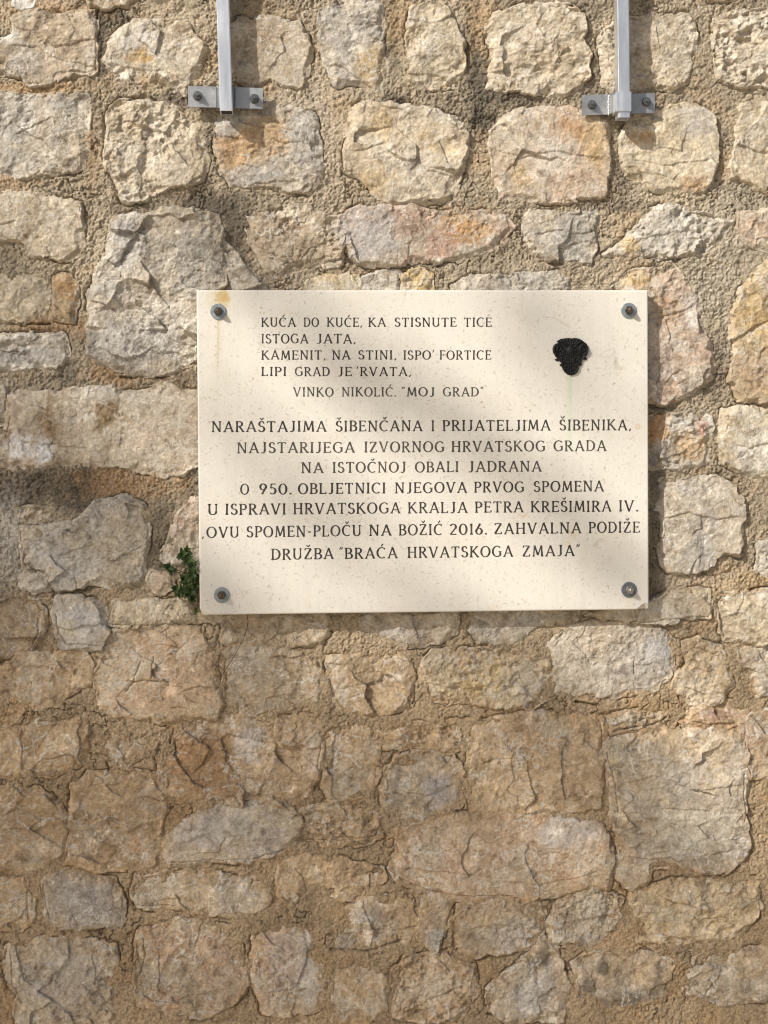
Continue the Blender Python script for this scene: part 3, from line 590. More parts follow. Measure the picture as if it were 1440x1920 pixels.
F = np.stack([idx[:-1, :-1], idx[:-1, 1:], idx[1:, 1:], idx[1:, :-1]], -1)[fc]
used = np.unique(F); remap = np.full(XX.size, -1, np.int64); remap[used] = np.arange(len(used)); F = remap[F]
V = np.stack([XX.ravel()[used]/1000, -H.ravel()[used]/1000, ZZ.ravel()[used]/1000+MID_Z], -1)
link('mortar', np_mesh('mortar', V, F, C.reshape(-1, 3)[used]), M_MORTAR, wall)
# solid core of the wall behind the face
bm = bmesh.new()
bmesh.ops.create_cube(bm, size=1.0, matrix=Matrix.Translation((0, .34, (GZ[0]+GZ[-1])/2000+MID_Z)) @ Matrix.Diagonal(((GX[-1]-GX[0])/1000-.02, .6, (GZ[-1]-GZ[0])/1000-.02, 1)))
me_ = bm_obj('wall_core', bm, M_MORTAR, wall)
ca = me_.data.color_attributes.new('tint', 'FLOAT_COLOR', 'POINT')
ca.data.foreach_set('color', [.38, .29, .19, 1]*len(me_.data.vertices))
del XX, ZZ, WX, WZ, DMAX, H, C, cr, near, grain, idx

# ------------------------------------------------------------------ plaque
PY = -0.040
PX0 = (at(368.5, 544, PY).x+at(374.5, 1154, PY).x)/2; PX1 = (at(1215, 543.5, PY).x+at(1217, 1142, PY).x)/2
PZ1 = (at(368.5, 544, PY).z+at(1215, 543.5, PY).z)/2; PZ0 = (at(1217, 1142, PY).z+at(374.5, 1154, PY).z)/2
plaque = tag(empty('memorial_plaque', ((PX0+PX1)/2, -.01, PZ0)), 'cream limestone memorial plaque engraved with dark lettering, bolted to the rubble wall', 'plaque')
def pm(px, py): v = at(px, py, PY); return (v.x*1000, v.z*1000)
gx = np.arange(PX0*1000+2.5, PX1*1000-2.4, 1.1); gz = np.arange(PZ0*1000+2.5, PZ1*1000-2.4, 1.1)
gx = np.concatenate([[PX0*1000, PX0*1000, PX0*1000+.8], gx, [PX1*1000-.8, PX1*1000, PX1*1000]])
gz = np.concatenate([[PZ0*1000, PZ0*1000, PZ0*1000+.8], gz, [PZ1*1000-.8, PZ1*1000, PZ1*1000]])
X, Z = np.meshgrid(gx, gz)
nx, nz = len(gx), len(gz)
def edge_depth(n):
    e = np.zeros(n); e[:3] = (30, 2.6, .7); e[-3:] = (.7, 2.6, 30); return e
D = np.maximum(edge_depth(nx)[None, :], edge_depth(nz)[:, None])*np.ones(X.shape)
D = D+.10*fbm(X, Z, 90, 3, 2)*(D < 2)
# chipped corners
cxr, czr = PX1*1000, PZ0*1000
q = poly_sdf(X, Z, [pm(1195, 1142), pm(1203, 1135), pm(1209, 1131), pm(1213, 1133), pm(1219, 1135), pm(1224, 1150), pm(1196, 1150)])
q = np.where(q > 0, q, 0)
D = np.where((D < 20) & (q > 0), np.maximum(D, 1.2+.75*q+1.2*(facets(X, Z, 6, 4)+.4)), D)
X = X-np.where((q > 0), np.clip((X-(cxr-7))/7, 0, 1)*2.2*np.clip(1-(Z-czr)/6, 0, 1), 0); Z = Z+np.where(q > 0, np.clip(1-(Z-czr)/3, 0, 1)*1.2, 0)
q2 = poly_sdf(X, Z, [pm(372, 1140), pm(378, 1143), pm(388, 1149), pm(394, 1152), pm(394, 1160), pm(366, 1160)]); q2 = np.where(q2 > 0, q2, 0)
D = np.where((D < 20) & (q2 > 0), np.maximum(D, .6+.9*q2), D)
X = X+np.where(q2 > 0, np.clip(1-(X-PX0*1000)/4, 0, 1)*np.clip(1-(Z-czr)/14, 0, 1)*4.0, 0)
base = np.array((.70,.658,.58), np.float32)
C = np.ones(X.shape+(3,), np.float32)*base
C *= (1+.035*fbm(X, Z, 160, 4, 5)+.03*fbm(X, Z, 30, 4, 6)+.03*fbm(X, Z, 4, 2, 7))[..., None]
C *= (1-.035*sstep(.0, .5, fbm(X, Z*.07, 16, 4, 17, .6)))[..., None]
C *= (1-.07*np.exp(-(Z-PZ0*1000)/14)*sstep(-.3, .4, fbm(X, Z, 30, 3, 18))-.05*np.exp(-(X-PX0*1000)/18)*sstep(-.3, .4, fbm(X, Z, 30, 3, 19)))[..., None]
cl = sstep(.1, .5, fbm(X+50, Z, 60, 4, 8))[..., None]*.5
C = C*(1-cl)+C*np.array((.985,.965,.94))*cl
def blot(px, py, rx, ry, c, k, s=0, soft=.5, rough=.5):
    global C
    x0, z0 = pm(px, py)
    i0, i1 = np.searchsorted(gx, [x0-2*rx-4, x0+2*rx+4]); j0, j1 = np.searchsorted(gz, [z0-2*ry-4, z0+2*ry+4])
    s_ = np.s_[j0:j1, i0:i1]; x, z = X[s_], Z[s_]
    r_ = np.sqrt(((x-x0)/rx)**2+((z-z0)/ry)**2)+rough*fbm(x+s*9, z, max(5, min(rx, ry)*.7), 3, s)
    m_ = ((1-sstep(1-soft, 1+soft, r_))*k)[..., None]
    C[s_] = C[s_]*(1-m_)+C[s_]*np.array(c)*m_
def scratch(P, wd, c, k):
    global C
    xs = [q[0] for q in P]; zs = [q[1] for q in P]
    i0, i1 = np.searchsorted(gx, [min(xs)-5, max(xs)+5]); j0, j1 = np.searchsorted(gz, [min(zs)-5, max(zs)+5])
    s_ = np.s_[j0:j1, i0:i1]
    if C[s_].size == 0: return
    m_ = (np.exp(-(line_dist(X[s_], Z[s_], P)/wd)**2)*k)[..., None]
    C[s_] = C[s_]*(1-m_)+C[s_]*np.array(c)*m_
# stains and soft tone marks named after where the photo has them
blot(417, 556, 11, 14, (.84,.70,.40), .85, 1); blot(405, 562, 16, 16, (.95,.90,.74), .7, 2); blot(424, 562, 7, 14, (.90,.72,.40), .5, 3)
scratch([pm(409, 598), pm(409, 640), pm(408, 690)], 1.8, (.80,.70,.50), .55); scratch([pm(410, 598), pm(410, 660)], 4, (.92,.88,.78), .5)
scratch([pm(1069, 706), pm(1069, 790), pm(1067, 845)], 6.5, (.86,.96,.86), .75); scratch([pm(1070, 706), pm(1069, 745)], 3, (.82,.94,.84), .6)
for a in np.linspace(0, 6.1, 9): blot(1196+3.6*math.cos(a), 800+4.2*math.sin(a), 1.9, 1.9, (.92,.72,.50), .55, int(a*3), .6, .2)
blot(1154, 676, 4, 8, (.74,.72,.70), .6, 4); blot(1163, 690, 10, 4, (.78,.76,.73), .55, 5); blot(1156, 684, 5, 7, (.80,.77,.74), .5, 6)
blot(1118, 1022, 5, 6, (.80,.76,.70), .55, 7); blot(1126, 1014, 8, 4, (.84,.80,.74), .5, 8)
blot(1074, 998, 9, 14, (.97,.88,.66), .5, 9); blot(1066, 1018, 7, 7, (.96,.86,.62), .5, 10); blot(980, 968, 7, 5, (.90,.80,.62), .5, 11)
blot(1182, 1125, 10, 12, (1.0,.95,.82), .4, 12); blot(925, 1140, 12, 6, (.97,.91,.80), .4, 13); blot(420, 740, 40, 60, (.965,.955,.94), .6, 14); blot(400, 640, 22, 90, (.97,.96,.945), .6, 15)  # last two blots softly darken the left side of the slab
blot(870, 1005, 50, 40, (.98,.95,.90), .4, 16)
for P_ in ([(1016,594),(1038,596),(1052,602),(1062,611)], [(1118,663),(1128,669),(1140,670),(1149,664),(1152,655)], [(1132,660),(1150,652)], [(482,642),(496,650),(520,655),(548,652)], [(488,640),(490,652)], [(484,604),(478,616)],
           [(588,1084),(592,1077),(598,1082)], [(757,1062),(756,1070)], [(741,1010),(748,1020),(756,1030),(766,1028)], [(1110,1026),(1124,1012),(1140,1006)], [(970,962),(982,970),(990,960)], [(840,560),(842,568)]):
    scratch([pm(*q_) for q_ in P_], .9, (.72,.64,.54), .55)
rr = random.Random(21)
for k in range(3400):                                    # hair-thin fossil flecks in the limestone
    x, z = rr.uniform(PX0*1000+5, PX1*1000-5), rr.uniform(PZ0*1000+5, PZ1*1000-5)
    L = rr.choice([.7, 1.0, 1.3, 1.8, 3.0]); a = rr.uniform(0, 6.28); bnd = rr.uniform(-.9, .9)
    P_ = [(x, z), (x+L*math.cos(a), z+L*math.sin(a)), (x+L*math.cos(a)+L*math.cos(a+bnd), z+L*math.sin(a)+L*math.sin(a+bnd))]
    dk = rr.random()
    scratch(P_, rr.uniform(.5, .8), (.60,.52,.43) if dk < .6 else (.40,.33,.26), rr.uniform(.2, .7))
for k in range(160):
    x, z = rr.uniform(PX0*1000+5, PX1*1000-5), rr.uniform(PZ0*1000+5, PZ1*1000-5); a = rr.uniform(0, 6.28)
    scratch([(x, z), (x+2*math.cos(a), z+2*math.sin(a))], rr.uniform(.9, 1.5), (.50,.40,.30), rr.uniform(.35, .8))
idx = np.arange(nx*nz).reshape(nz, nx)
F = np.stack([idx[:-1, :-1], idx[:-1, 1:], idx[1:, 1:], idx[1:, :-1]], -1).reshape(-1, 4)
V = np.stack([X/1000, PY+D/1000, Z/1000], -1).reshape(-1, 3)
bk = np.array([[idx[0, 0], idx[-1, 0], idx[-1, -1], idx[0, -1]]])
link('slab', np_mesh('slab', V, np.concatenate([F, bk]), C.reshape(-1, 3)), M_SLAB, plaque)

# --- lettering: hand-cut roman capitals, each line one part
TK, TN = .15, .102
def sv(*a): return [('s',)+q for q in a]
def serif(x, y, l=.24): return ('s', x-l/2, y+(.03 if y < .5 else -.03), x+l/2, y+(.03 if y < .5 else -.03), .085)
def vser(x, y, d): return ('s', x-.015, y, x-.015, y+d, .09)
def stem(x, w=TK, top=True, bot=True):
    r_ = [('s', x, 0, x, 1, w)]
    if top: r_.append(serif(x, 1))
    if bot: r_.append(serif(x, 0))
    return r_
GL = {
 'A': (.78, [('s', .08,0,.40,1.0,TN), ('s', .39,1.0,.72,0,TK), ('s', .20,.33,.60,.33,.075), serif(.08,0,.2), serif(.72,0,.2)]),
 'B': (.62, stem(.12)+[('s', .12,.97,.32,.97,.07), ('a', .32,.745,.20,.225,90,-90), ('s', .12,.52,.34,.52,.07), ('a', .33,.265,.25,.235,90,-90), ('s', .12,.03,.33,.03,.07)]),
 'C': (.72, [('a', .42,.5,.36,.48,52,308), vser(.66,.80,.14)]),
 'D': (.74, stem(.12)+[('s', .12,.97,.30,.97,.07), ('a', .30,.5,.38,.47,90,-90), ('s', .12,.03,.30,.03,.07)]),
 'E': (.60, stem(.12)+[('s', .12,.965,.54,.965,.075), ('s', .12,.52,.44,.52,.07), ('s', .12,.035,.56,.035,.075), vser(.56,.83,.15), vser(.46,.44,.16), vser(.59,.02,.17)]),
 'F': (.56, stem(.12)+[('s', .12,.965,.52,.965,.075), ('s', .12,.50,.42,.50,.07), vser(.54,.83,.15), vser(.44,.42,.16)]),
 'G': (.78, [('a', .42,.5,.36,.48,52,318), ('s', .69,.40,.69,.10,TK), serif(.66,.43,.26), vser(.66,.80,.14)]),
 'H': (.78, stem(.13)+stem(.65)+[('s', .13,.52,.65,.52,.075)]),
 'I': (.26, stem(.13)),
 'J': (.46, [('s', .32,1,.32,.24,TK), ('a', .15,.24,.17,.24,0,-125), serif(.32,1)]),
 'K': (.74, stem(.12)+[('s', .14,.44,.58,.97,TN), ('s', .27,.58,.68,.02,TK), serif(.58,1,.2), serif(.69,0,.18)]),
 'L': (.58, stem(.12)+[('s', .12,.035,.54,.035,.075), vser(.56,.02,.17)]),
 'M': (.90, [('s', .10,0,.17,1,TN), ('s', .17,1,.45,.12,TK), ('s', .45,.12,.73,1,TN), ('s', .73,1,.80,0,TK), serif(.10,0,.2), serif(.80,0,.2)]),
 'N': (.78, [('s', .12,0,.12,1,TN), ('s', .12,1,.66,.02,TK), ('s', .66,0,.66,1,TN), serif(.12,0,.22), serif(.10,1,.2), serif(.66,1,.22)]),
 'O': (.80, [('a', .40,.5,.35,.48,0,360)]),
 'P': (.58, stem(.12)+[('s', .12,.97,.30,.97,.07), ('a', .30,.72,.24,.25,90,-90), ('s', .12,.47,.30,.47,.07)]),
 'R': (.68, stem(.12)+[('s', .12,.97,.30,.97,.07), ('a', .30,.745,.22,.225,90,-90), ('s', .12,.52,.30,.52,.07), ('s', .30,.52,.62,.02,TK), serif(.64,0,.16)]),
 'S': (.54, [('a', .28,.745,.19,.235,35,270), ('a', .28,.265,.215,.245,90,-145), vser(.44,.78,.15), vser(.09,.06,.16)]),
 'T': (.68, stem(.34, TK, False)+[('s', .04,.965,.64,.965,.075), vser(.06,.82,.16), vser(.655,.82,.16)]),
 'U': (.74, [('s', .12,1,.12,.32,TK), ('a', .37,.32,.25,.30,180,360), ('s', .62,.32,.62,1,TN), serif(.12,1), serif(.62,1,.2)]),
 'V': (.76, [('s', .08,1,.38,0,TK), ('s', .38,0,.68,1,TN), serif(.08,1,.2), serif(.68,1,.2)]),
 'Z': (.66, [('s', .08,.965,.58,.965,.075), ('s', .56,.96,.08,.05,TK), ('s', .06,.035,.60,.035,.075), vser(.10,.82,.16), vser(.61,.02,.18)]),
 '0': (.66, [('a', .33,.5,.27,.48,0,360)]),
 '1': (.28, [('s', .15,0,.15,1,TK), ('s', .03,.86,.15,.98,.07), serif(.15,0)]),
 '2': (.58, [('a', .28,.72,.22,.26,160,-30), ('s', .46,.60,.07,.05,TN), ('s', .06,.045,.54,.045,.095)]),
 '5': (.56, [('s', .16,.96,.50,.96,.08), ('s', .16,.96,.13,.56,TN), ('a', .26,.32,.23,.29,125,-140)]),
 '6': (.60, [('a', .30,.30,.22,.28,0,360), ('s', .09,.36,.40,.99,TK)]),
 '9': (.60, [('a', .30,.70,.22,.28,0,360), ('s', .51,.64,.22,.01,TK)]),
 '.': (.16, [('s', .08,-.01,.08,.13,.14)]),
 ',': (.18, [('s', .03,-.10,.15,.12,.10)]),
 '-': (.34, [('s', .04,.42,.30,.42,.10)]),
 "'": (.16, [('s', .04,.80,.13,1.06,.09)]),
 '"': (.30, [('s', .05,.84,.12,1.06,.08), ('s', .19,.84,.26,1.06,.08)]),
}
ACUTE = ('s', -.03, 1.10, .13, 1.32, .09)
CARON = [('s', -.13, 1.30, 0, 1.12, .075), ('s', 0, 1.12, .15, 1.32, .09)]
for ch, b_, cx_ in (('Č', 'C', .42), ('Š', 'S', .28), ('Ž', 'Z', .34)):
    GL[ch] = (GL[b_][0], GL[b_][1]+[('s', q[1]+cx_, q[2], q[3]+cx_, q[4], q[5]) for q in CARON])
GL['Ć'] = (GL['C'][0], GL['C'][1]+[('s', ACUTE[1]+.40, ACUTE[2], ACUTE[3]+.40, ACUTE[4], ACUTE[5])])
def strokes(prim):
    """quads (4 points in glyph units)"""
    out = []
    if prim[0] == 's':
        _, x0, y0, x1, y1, w_ = prim
        L = math.hypot(x1-x0, y1-y0); n_x, n_y = -(y1-y0)/L, (x1-x0)/L
        N = 4 if w_ > .08 and L > .4 else 1
        prev = None
        for i in range(N+1):
            f = i/N; ww = w_*(1+(.22*abs(2*f-1)**2-.10 if N > 1 else 0))/2
            a_ = (x0+(x1-x0)*f+n_x*ww, y0+(y1-y0)*f+n_y*ww); b_ = (x0+(x1-x0)*f-n_x*ww, y0+(y1-y0)*f-n_y*ww)
            if prev: out.append((prev[0], a_, b_, prev[1]))
            prev = (a_, b_)
    else:
        _, cx_, cy_, rx, ry, a0, a1 = prim
        N = max(8, int(abs(a1-a0)/13)); prev = None
        for i in range(N+1):
            t_ = math.radians(a0+(a1-a0)*i/N); c_, s_ = math.cos(t_), math.sin(t_)
            ww = (.10+(TK-.085)*abs(c_)**1.5)/2
            a_ = (cx_+(rx+ww)*c_, cy_+(ry+ww*.8)*s_); b_ = (cx_+(rx-ww)*c_, cy_+(ry-ww*.8)*s_)
            if prev: out.append((prev[0], a_, b_, prev[1]))
            prev = (a_, b_)
    return out
# each line: cap height, (x, y) of the baseline at two places, words with their first and last pixel
LINES = [
 (17, (490,612.5,921,612.5), [('KUĆA',490,554),('DO',569.5,597.5),('KUĆE,',613,678.7),('KA',690.6,723),('STISNUTE',739.8,855.6),('TICE',870,921.5)]),
 (17.5, (490,643.7,666,643.7), [('ISTOGA',490,577.5),('JATA,',594,666.5)]),
 (17, (490,674,920,674), [('KAMENIT,',490,610),('NA',622.8,656.4),('STINI,',672,742.8),("ISPO'",756.3,813.7),('FORTICE',824.4,920.7)]),
 (17, (490,705,771,705), [('LIPI',490,536.6),('GRAD',553,618),('JE',633.5,659.4),("'RVATA,",668.6,770.3)]),
 (17, (551,743.4,906,743), [('VINKO',550,625),('NIKOLIĆ.',641,742.5),('"MOJ',753,814.7),('GRAD"',830.6,906.3)]),
 (20, (397,810,1185,806.5), [('NARAŠTAJIMA',396.7,611.5),('ŠIBENČANA',629.5,791.4),('I',809,816.5),('PRIJATELJIMA',830,1031.6),('ŠIBENIKA,',1049,1183)]),
 (20, (444,849.7,1137,845.5), [('NAJSTARIJEGA',444.6,664.6),('IZVORNOG',683,832.7),('HRVATSKOG',846.4,1022),('GRADA',1038,1136.4)]),
 (20, (565,887,1015,884), [('NA',565,606),('ISTOČNOJ',623.7,760.9),('OBALI',778.6,859.6),('JADRANA',877.9,1014.8)]),
 (20, (450,927.4,1131,921.3), [('O',450.7,466.3),('950.',485.9,546.4),('OBLJETNICI',559.2,722.7),('NJEGOVA',740.4,875),('PRVOG',889,982.4),('SPOMENA',1000.7,1131.5)]),
 (20.5, (389,965.6,1197,958.6), [('U',389.6,408.3),('ISPRAVI',422.3,535.7),('HRVATSKOGA',550,749.9),('KRALJA',765,875.8),('PETRA',890.7,980.9),('KREŠIMIRA',995.5,1145.6),('IV.',1160.5,1196.3)]),
 (20.5, (386,1008.4,1199,998.3), [(',',378.5,383.5),('OVU',387.5,448),('SPOMEN-PLOČU',462.4,677),('NA',692,733.4),('BOŽIĆ',748,829),('2016.',842.8,913),('ZAHVALNA',926.2,1089.3),('PODIŽE',1104,1199.3)]),
 (20.5, (508,1049.6,1086,1042), [('DRUŽBA',508.6,624.9),('"BRAĆA',635.7,744.8),('HRVATSKOGA',764,961.3),('ZMAJA"',979.3,1087.2)]),
]
GAP = .17
for li, (cap, (bx0, by0, bx1, by1), words) in enumerate(LINES):
    bm = bmesh.new(); cnt = 0
    rl = random.Random(li)
    for word, wx0, wx1 in words:
        tot = sum(GL[c_][0] for c_ in word)+GAP*(len(word)-1)
        k = (wx1-wx0)/(tot*cap) if len(word) > 1 or word in 'OU' else 1.0
        x = 0
        for c_ in word:
            gw, prims = GL[c_]
            jy = rl.uniform(-.25, .25); sk = rl.uniform(-.012, .012)
            for pr in prims:
                for quad in strokes(pr):
                    cnt += 1
                    y_ = PY-.00025-.000004*(cnt % 40)
                    vs = []
                    for ux, uy in quad:
                        px = wx0+(x+ux+sk*uy)*k*cap
                        py = by0+(by1-by0)*(px-bx0)/(bx1-bx0)-uy*cap+jy
                        vs.append(bm.verts.new(at(px, py, y_)))
                    bm.faces.new(vs)
            x += gw+GAP
    for f in bm.faces:
        f.normal_update()
        if f.normal.y > 0: f.normal_flip()
    me = bpy.data.meshes.new('inscription_line'); bm.to_mesh(me); bm.free()
    o = link('inscription_line', me, M_INK_FADED if li in (4, 6, 7) else M_INK, plaque)

# --- four bolts through the plaque
def cyl(bm, c, r, y0, y1, seg=32, r1=None, bev=0):
    """solid of revolution about the wall normal, from depth y0 (back) to y1 (front)"""
    r1 = r if r1 is None else r1
    rings = []
    for rad, y in ((r, y0), (r, y1+bev*(1 if y1 < y0 else -1)), (r1-bev, y1)) if bev else ((r, y0), (r1, y1)):
        rings.append([bm.verts.new((c[0]+rad*math.cos(2*math.pi*i/seg), y, c[2]+rad*math.sin(2*math.pi*i/seg))) for i in range(seg)])
    for a_, b_ in zip(rings, rings[1:]):
        for i in range(seg): bm.faces.new((a_[i], a_[(i+1) % seg], b_[(i+1) % seg], b_[i]))
    bm.faces.new(rings[0]); bm.faces.new(rings[-1])
def dome(bm, c, r, y0, h, seg=24, n=7):
    rings = [[bm.verts.new((c[0]+r*math.cos(math.pi/2*j/n)*math.cos(2*math.pi*i/seg), y0-h*math.sin(math.pi/2*j/n), c[2]+r*math.cos(math.pi/2*j/n)*math.sin(2*math.pi*i/seg))) for i in range(seg)] for j in range(n)]
    tip = bm.verts.new((c[0], y0-h, c[2]))
    for a_, b_ in zip(rings, rings[1:]):
        for i in range(seg): bm.faces.new((a_[i], a_[(i+1) % seg], b_[(i+1) % seg], b_[i]))
    for i in range(seg): bm.faces.new((rings[-1][i], rings[-1][(i+1) % seg], tip))
    bm.faces.new(rings[0])
for px, py, mw, mb in ((409,584,M_WASHER,M_BRASS),(1179.5,582,M_WASHER,M_BRASS),(415.5,1116,M_WASHER,M_BRASS),(1180,1106,M_WASHER_D,M_STEEL)):
    c = at(px, py, PY-.004)
    bm = bmesh.new(); dome(bm, c, .0056, PY-.0085, .011, 20, 6)
    bolt = bm_obj('bolt', bm, mb, plaque, True)
    bm = bmesh.new(); cyl(bm, c, .0145, PY, PY-.0028, 40, bev=.0008); bm_obj('washer', bm, mw, bolt)
    bm = bmesh.new(); cyl(bm, c, .0082, PY-.0028, PY-.0092, 6, bev=.001); bm_obj('nut', bm, mb if mb is M_STEEL else M_BRASS, bolt)

# --- cast badge
E0 = [(445,415),(520,365),(620,350),(690,347),(740,355),(800,345),(880,360),(940,390),(965,415),(1020,450),(1060,510),(1065,600),(1040,680),(1005,710),(1030,740),(1030,765),(990,775),(960,760),(925,810),(935,850),(930,870),(915,885),(885,885),(880,940),(850,1010),(800,1055),(730,1072),(660,1055),(600,1010),(560,940),(545,895),(510,890),(505,860),(540,835),(500,790),(440,795),(410,770),(420,750),(460,745),(420,700),(375,620),(370,550),(390,490),(430,455),(480,440)]
def em(q): return pm(1000+q[0]/10.286, 600+q[1]/10.286)
EP = [em(q) for q in E0]
ex = np.arange(min(q[0] for q in EP)-1.5, max(q[0] for q in EP)+1.5, .42); ez = np.arange(min(q[1] for q in EP)-1.5, max(q[1] for q in EP)+1.5, .42)
X, Z = np.meshgrid(ex, ez)
d = poly_sdf(X, Z, EP)
Hh = 3.4*(1-np.clip(1-d/1.6, 0, 1)**2)
def ridge(P, wd, a):
    global Hh
    Hh = Hh+a*np.exp(-(line_dist(X, Z, [em(q) for q in P])/wd)**2)
def spiral(cx_, cy_, r0, turns, a0, sgn):
    n_ = 26; return [(cx_+(r0*(1-i/n_)+14)*math.cos(a0+sgn*turns*2*math.pi*i/n_), cy_+(r0*(1-i/n_)+14)*math.sin(a0+sgn*turns*2*math.pi*i/n_)) for i in range(n_+1)]
ridge(spiral(478, 560, 84, 1.5, 1.8, 1), 1.7, 2.4); ridge(spiral(955, 565, 84, 1.5, 1.3, -1), 1.7, 2.4)
ridge([(400,560),(410,640),(450,710),(510,770),(545,830)], 1.8, 1.8); ridge([(1040,560),(1020,650),(980,720),(930,780),(890,830)], 1.8, 1.8)
ridge([(530,640),(590,600),(640,610)], 1.4, 1.8); ridge([(520,690),(580,650),(650,660)], 1.4, 1.8); ridge([(900,640),(850,590),(810,600)], 1.4, 1.8); ridge([(900,690),(860,650),(800,660)], 1.4, 1.8)
for k in range(-3, 4): ridge([(715+k*30, 480-abs(k)*4), (715+k*62, 385+abs(k)*9)], 1.5, 2.0)
ridge([(480,410),(560,440),(640,500)], 1.6, 2.0); ridge([(940,410),(880,440),(800,510)], 1.6, 2.0)
c0 = em((722, 600)); rr_ = np.sqrt(((X-c0[0])/7.6)**2+((Z-c0[1])/9.0)**2); Hh += 3.2*np.sqrt(np.clip(1-rr_*rr_, 0, 1))+.9*np.exp(-((rr_-1.12)/.12)**2)
ridge([(545,730),(550,880),(590,970),(660,1030),(725,1045),(800,1030),(850,970),(880,880),(885,730)], 1.3, 1.6); ridge([(555,830),(880,830)], .7, 1.3); ridge([(718,700),(718,1040)], .7, 1.3)
ridge([(600,900),(640,880),(690,905),(660,950),(610,940)], 1.3, 1.6); ridge([(760,760),(810,740),(860,760),(820,795),(770,780)], 1.3, 1.6)
sh = (np.abs((X-em((720,0))[0])) < 15) & (Z < em((0, 720))[1]); Hh += np.where(sh, .9*fbm(X, Z, 2.6, 2, 3), .5*fbm(X, Z, 4, 2, 4))
inn = d > -.5
fc = inn[:-1, :-1] & inn[1:, :-1] & inn[:-1, 1:] & inn[1:, 1:]
Hh = np.where(d < .05, -.6, np.maximum(Hh, .6))
idx = np.arange(X.size).reshape(X.shape); F = np.stack([idx[:-1, :-1], idx[:-1, 1:], idx[1:, 1:], idx[1:, :-1]], -1)[fc]
used = np.unique(F); rm = np.full(X.size, -1, np.int64); rm[used] = np.arange(len(used))
V = np.stack([X.ravel()[used]/1000, PY-Hh.ravel()[used]/1000, Z.ravel()[used]/1000], -1)
tag(link('emblem', np_mesh('emblem', V, rm[F]), M_BRONZE, plaque), 'blackened cast metal crest with scrolls and a shield')

# ------------------------------------------------------------------ square tubes on wall brackets
def add_box(bm, x0, x1, y0, y1, z0, z1, bev=.0008):
    b_ = bmesh.new(); bmesh.ops.create_cube(b_, size=1, matrix=Matrix.Translation(((x0+x1)/2, (y0+y1)/2, (z0+z1)/2)) @ Matrix.Diagonal((abs(x1-x0), abs(y1-y0), abs(z1-z0), 1)))
    if bev: bmesh.ops.bevel(b_, geom=b_.edges[:], offset=bev, segments=2, affect='EDGES')
    me = bpy.data.meshes.new('tmp'); b_.to_mesh(me); b_.free(); bm.from_mesh(me); bpy.data.meshes.remove(me)
def hollow_tube(bm, p0, p1, wx, wy, wall_t):
    """square hollow section from p0 (bottom) to p1 (top); p = (x, y_front, z)"""
    loops = []
    for (x, y, z) in (p0, p1):
        outer = [(x-wx/2, y), (x+wx/2, y), (x+wx/2, y+wy), (x-wx/2, y+wy)]
        inner = [(x-wx/2+wall_t, y+wall_t), (x+wx/2-wall_t, y+wall_t), (x+wx/2-wall_t, y+wy-wall_t), (x-wx/2+wall_t, y+wy-wall_t)]
        loops.append([[bm.verts.new((a, b, z)) for a, b in outer], [bm.verts.new((a, b, z)) for a, b in inner]])
    (o0, i0), (o1, i1) = loops
    for k in range(4):
        n_ = (k+1) % 4
        bm.faces.new((o0[k], o0[n_], o1[n_], o1[k])); bm.faces.new((i0[n_], i0[k], i1[k], i1[n_]))
        bm.faces.new((o0[n_], o0[k], i0[k], i0[n_])); bm.faces.new((o1[k], o1[n_], i1[n_], i1[k]))
    es = [e for e in bm.edges if (e.verts[0] in o0+o1 and e.verts[1] in o0+o1) and abs(e.verts[0].co.z-e.verts[1].co.z) > .1]
    bmesh.ops.bevel(bm, geom=es, offset=.0016, segments=3, affect='EDGES')
def folded(bm, prof, th, zl, zr):
    """a bent steel strip: plan outline prof (x, y), thickness th towards the wall, lower/upper edge at its left and right end"""
    x0, x1 = prof[0][0], prof[-1][0]; rows = []
    for x, y in prof:
        f = (x-x0)/(x1-x0); z0 = zl[0]+(zr[0]-zl[0])*f; z1 = zl[1]+(zr[1]-zl[1])*f
        rows.append([bm.verts.new(q) for q in ((x, y, z0), (x, y, z1), (x, y+th, z1), (x, y+th, z0))])
    for a_, b_ in zip(rows, rows[1:]):
        for k in range(4): bm.faces.new((a_[k], a_[(k+1) % 4], b_[(k+1) % 4], b_[k]))
    bm.faces.new(rows[0]); bm.faces.new(rows[-1])
def anchor(parent, px, py, y, nut_r=.0076):
    c = at(px, py, y)
    bm = bmesh.new(); cyl(bm, c, .0036, y, y-.017, 18, bev=.0008)
    st_ = bm_obj('bolt', bm, M_NUT, parent)
    bm = bmesh.new(); cyl(bm, c, .0088, y, y-.0016, 28, bev=.0004); bm_obj('washer', bm, M_NUT, st_)
    bm = bmesh.new(); cyl(bm, c, nut_r, y-.0016, y-.0085, 6, bev=.0008); bm_obj('nut', bm, M_NUT, st_)
# left: tube welded on the front of a hat-shaped bracket, open end showing below it
YF, YT = -.024, -.054                                   # bracket flange face, tube front face
b_ = at(424.2, 207.5, YT); t_ = at(417.5, 0, YT); sl_x = (t_.x-b_.x)/(t_.z-b_.z)
LP = tag(empty('metal_post', (b_.x, -.02, b_.z)), 'left grey square steel tube, open at its lower end below a two-bolt bracket', 'metal post', 'steel tubes bracketed to the wall')
bm = bmesh.new(); hollow_tube(bm, (b_.x, YT, b_.z), (b_.x+sl_x*1.25, YT, b_.z+1.25), .0234, .034, .002)
tube = bm_obj('tube', bm, M_TUBE, LP)
bm = bmesh.new(); add_box(bm, b_.x-.0095, b_.x+.0095, YT+.0022, YT+.0318, b_.z+.0012, b_.z+.005, 0)  # added block, painted black as the shade inside the open end
bm_obj('plug', bm, M_DARK, tube)
a0, a1 = at(352.5, 161, YF), at(403.5, 200.5, YF); c0, c1 = at(441.5, 164.5, YF), at(493, 204, YF)
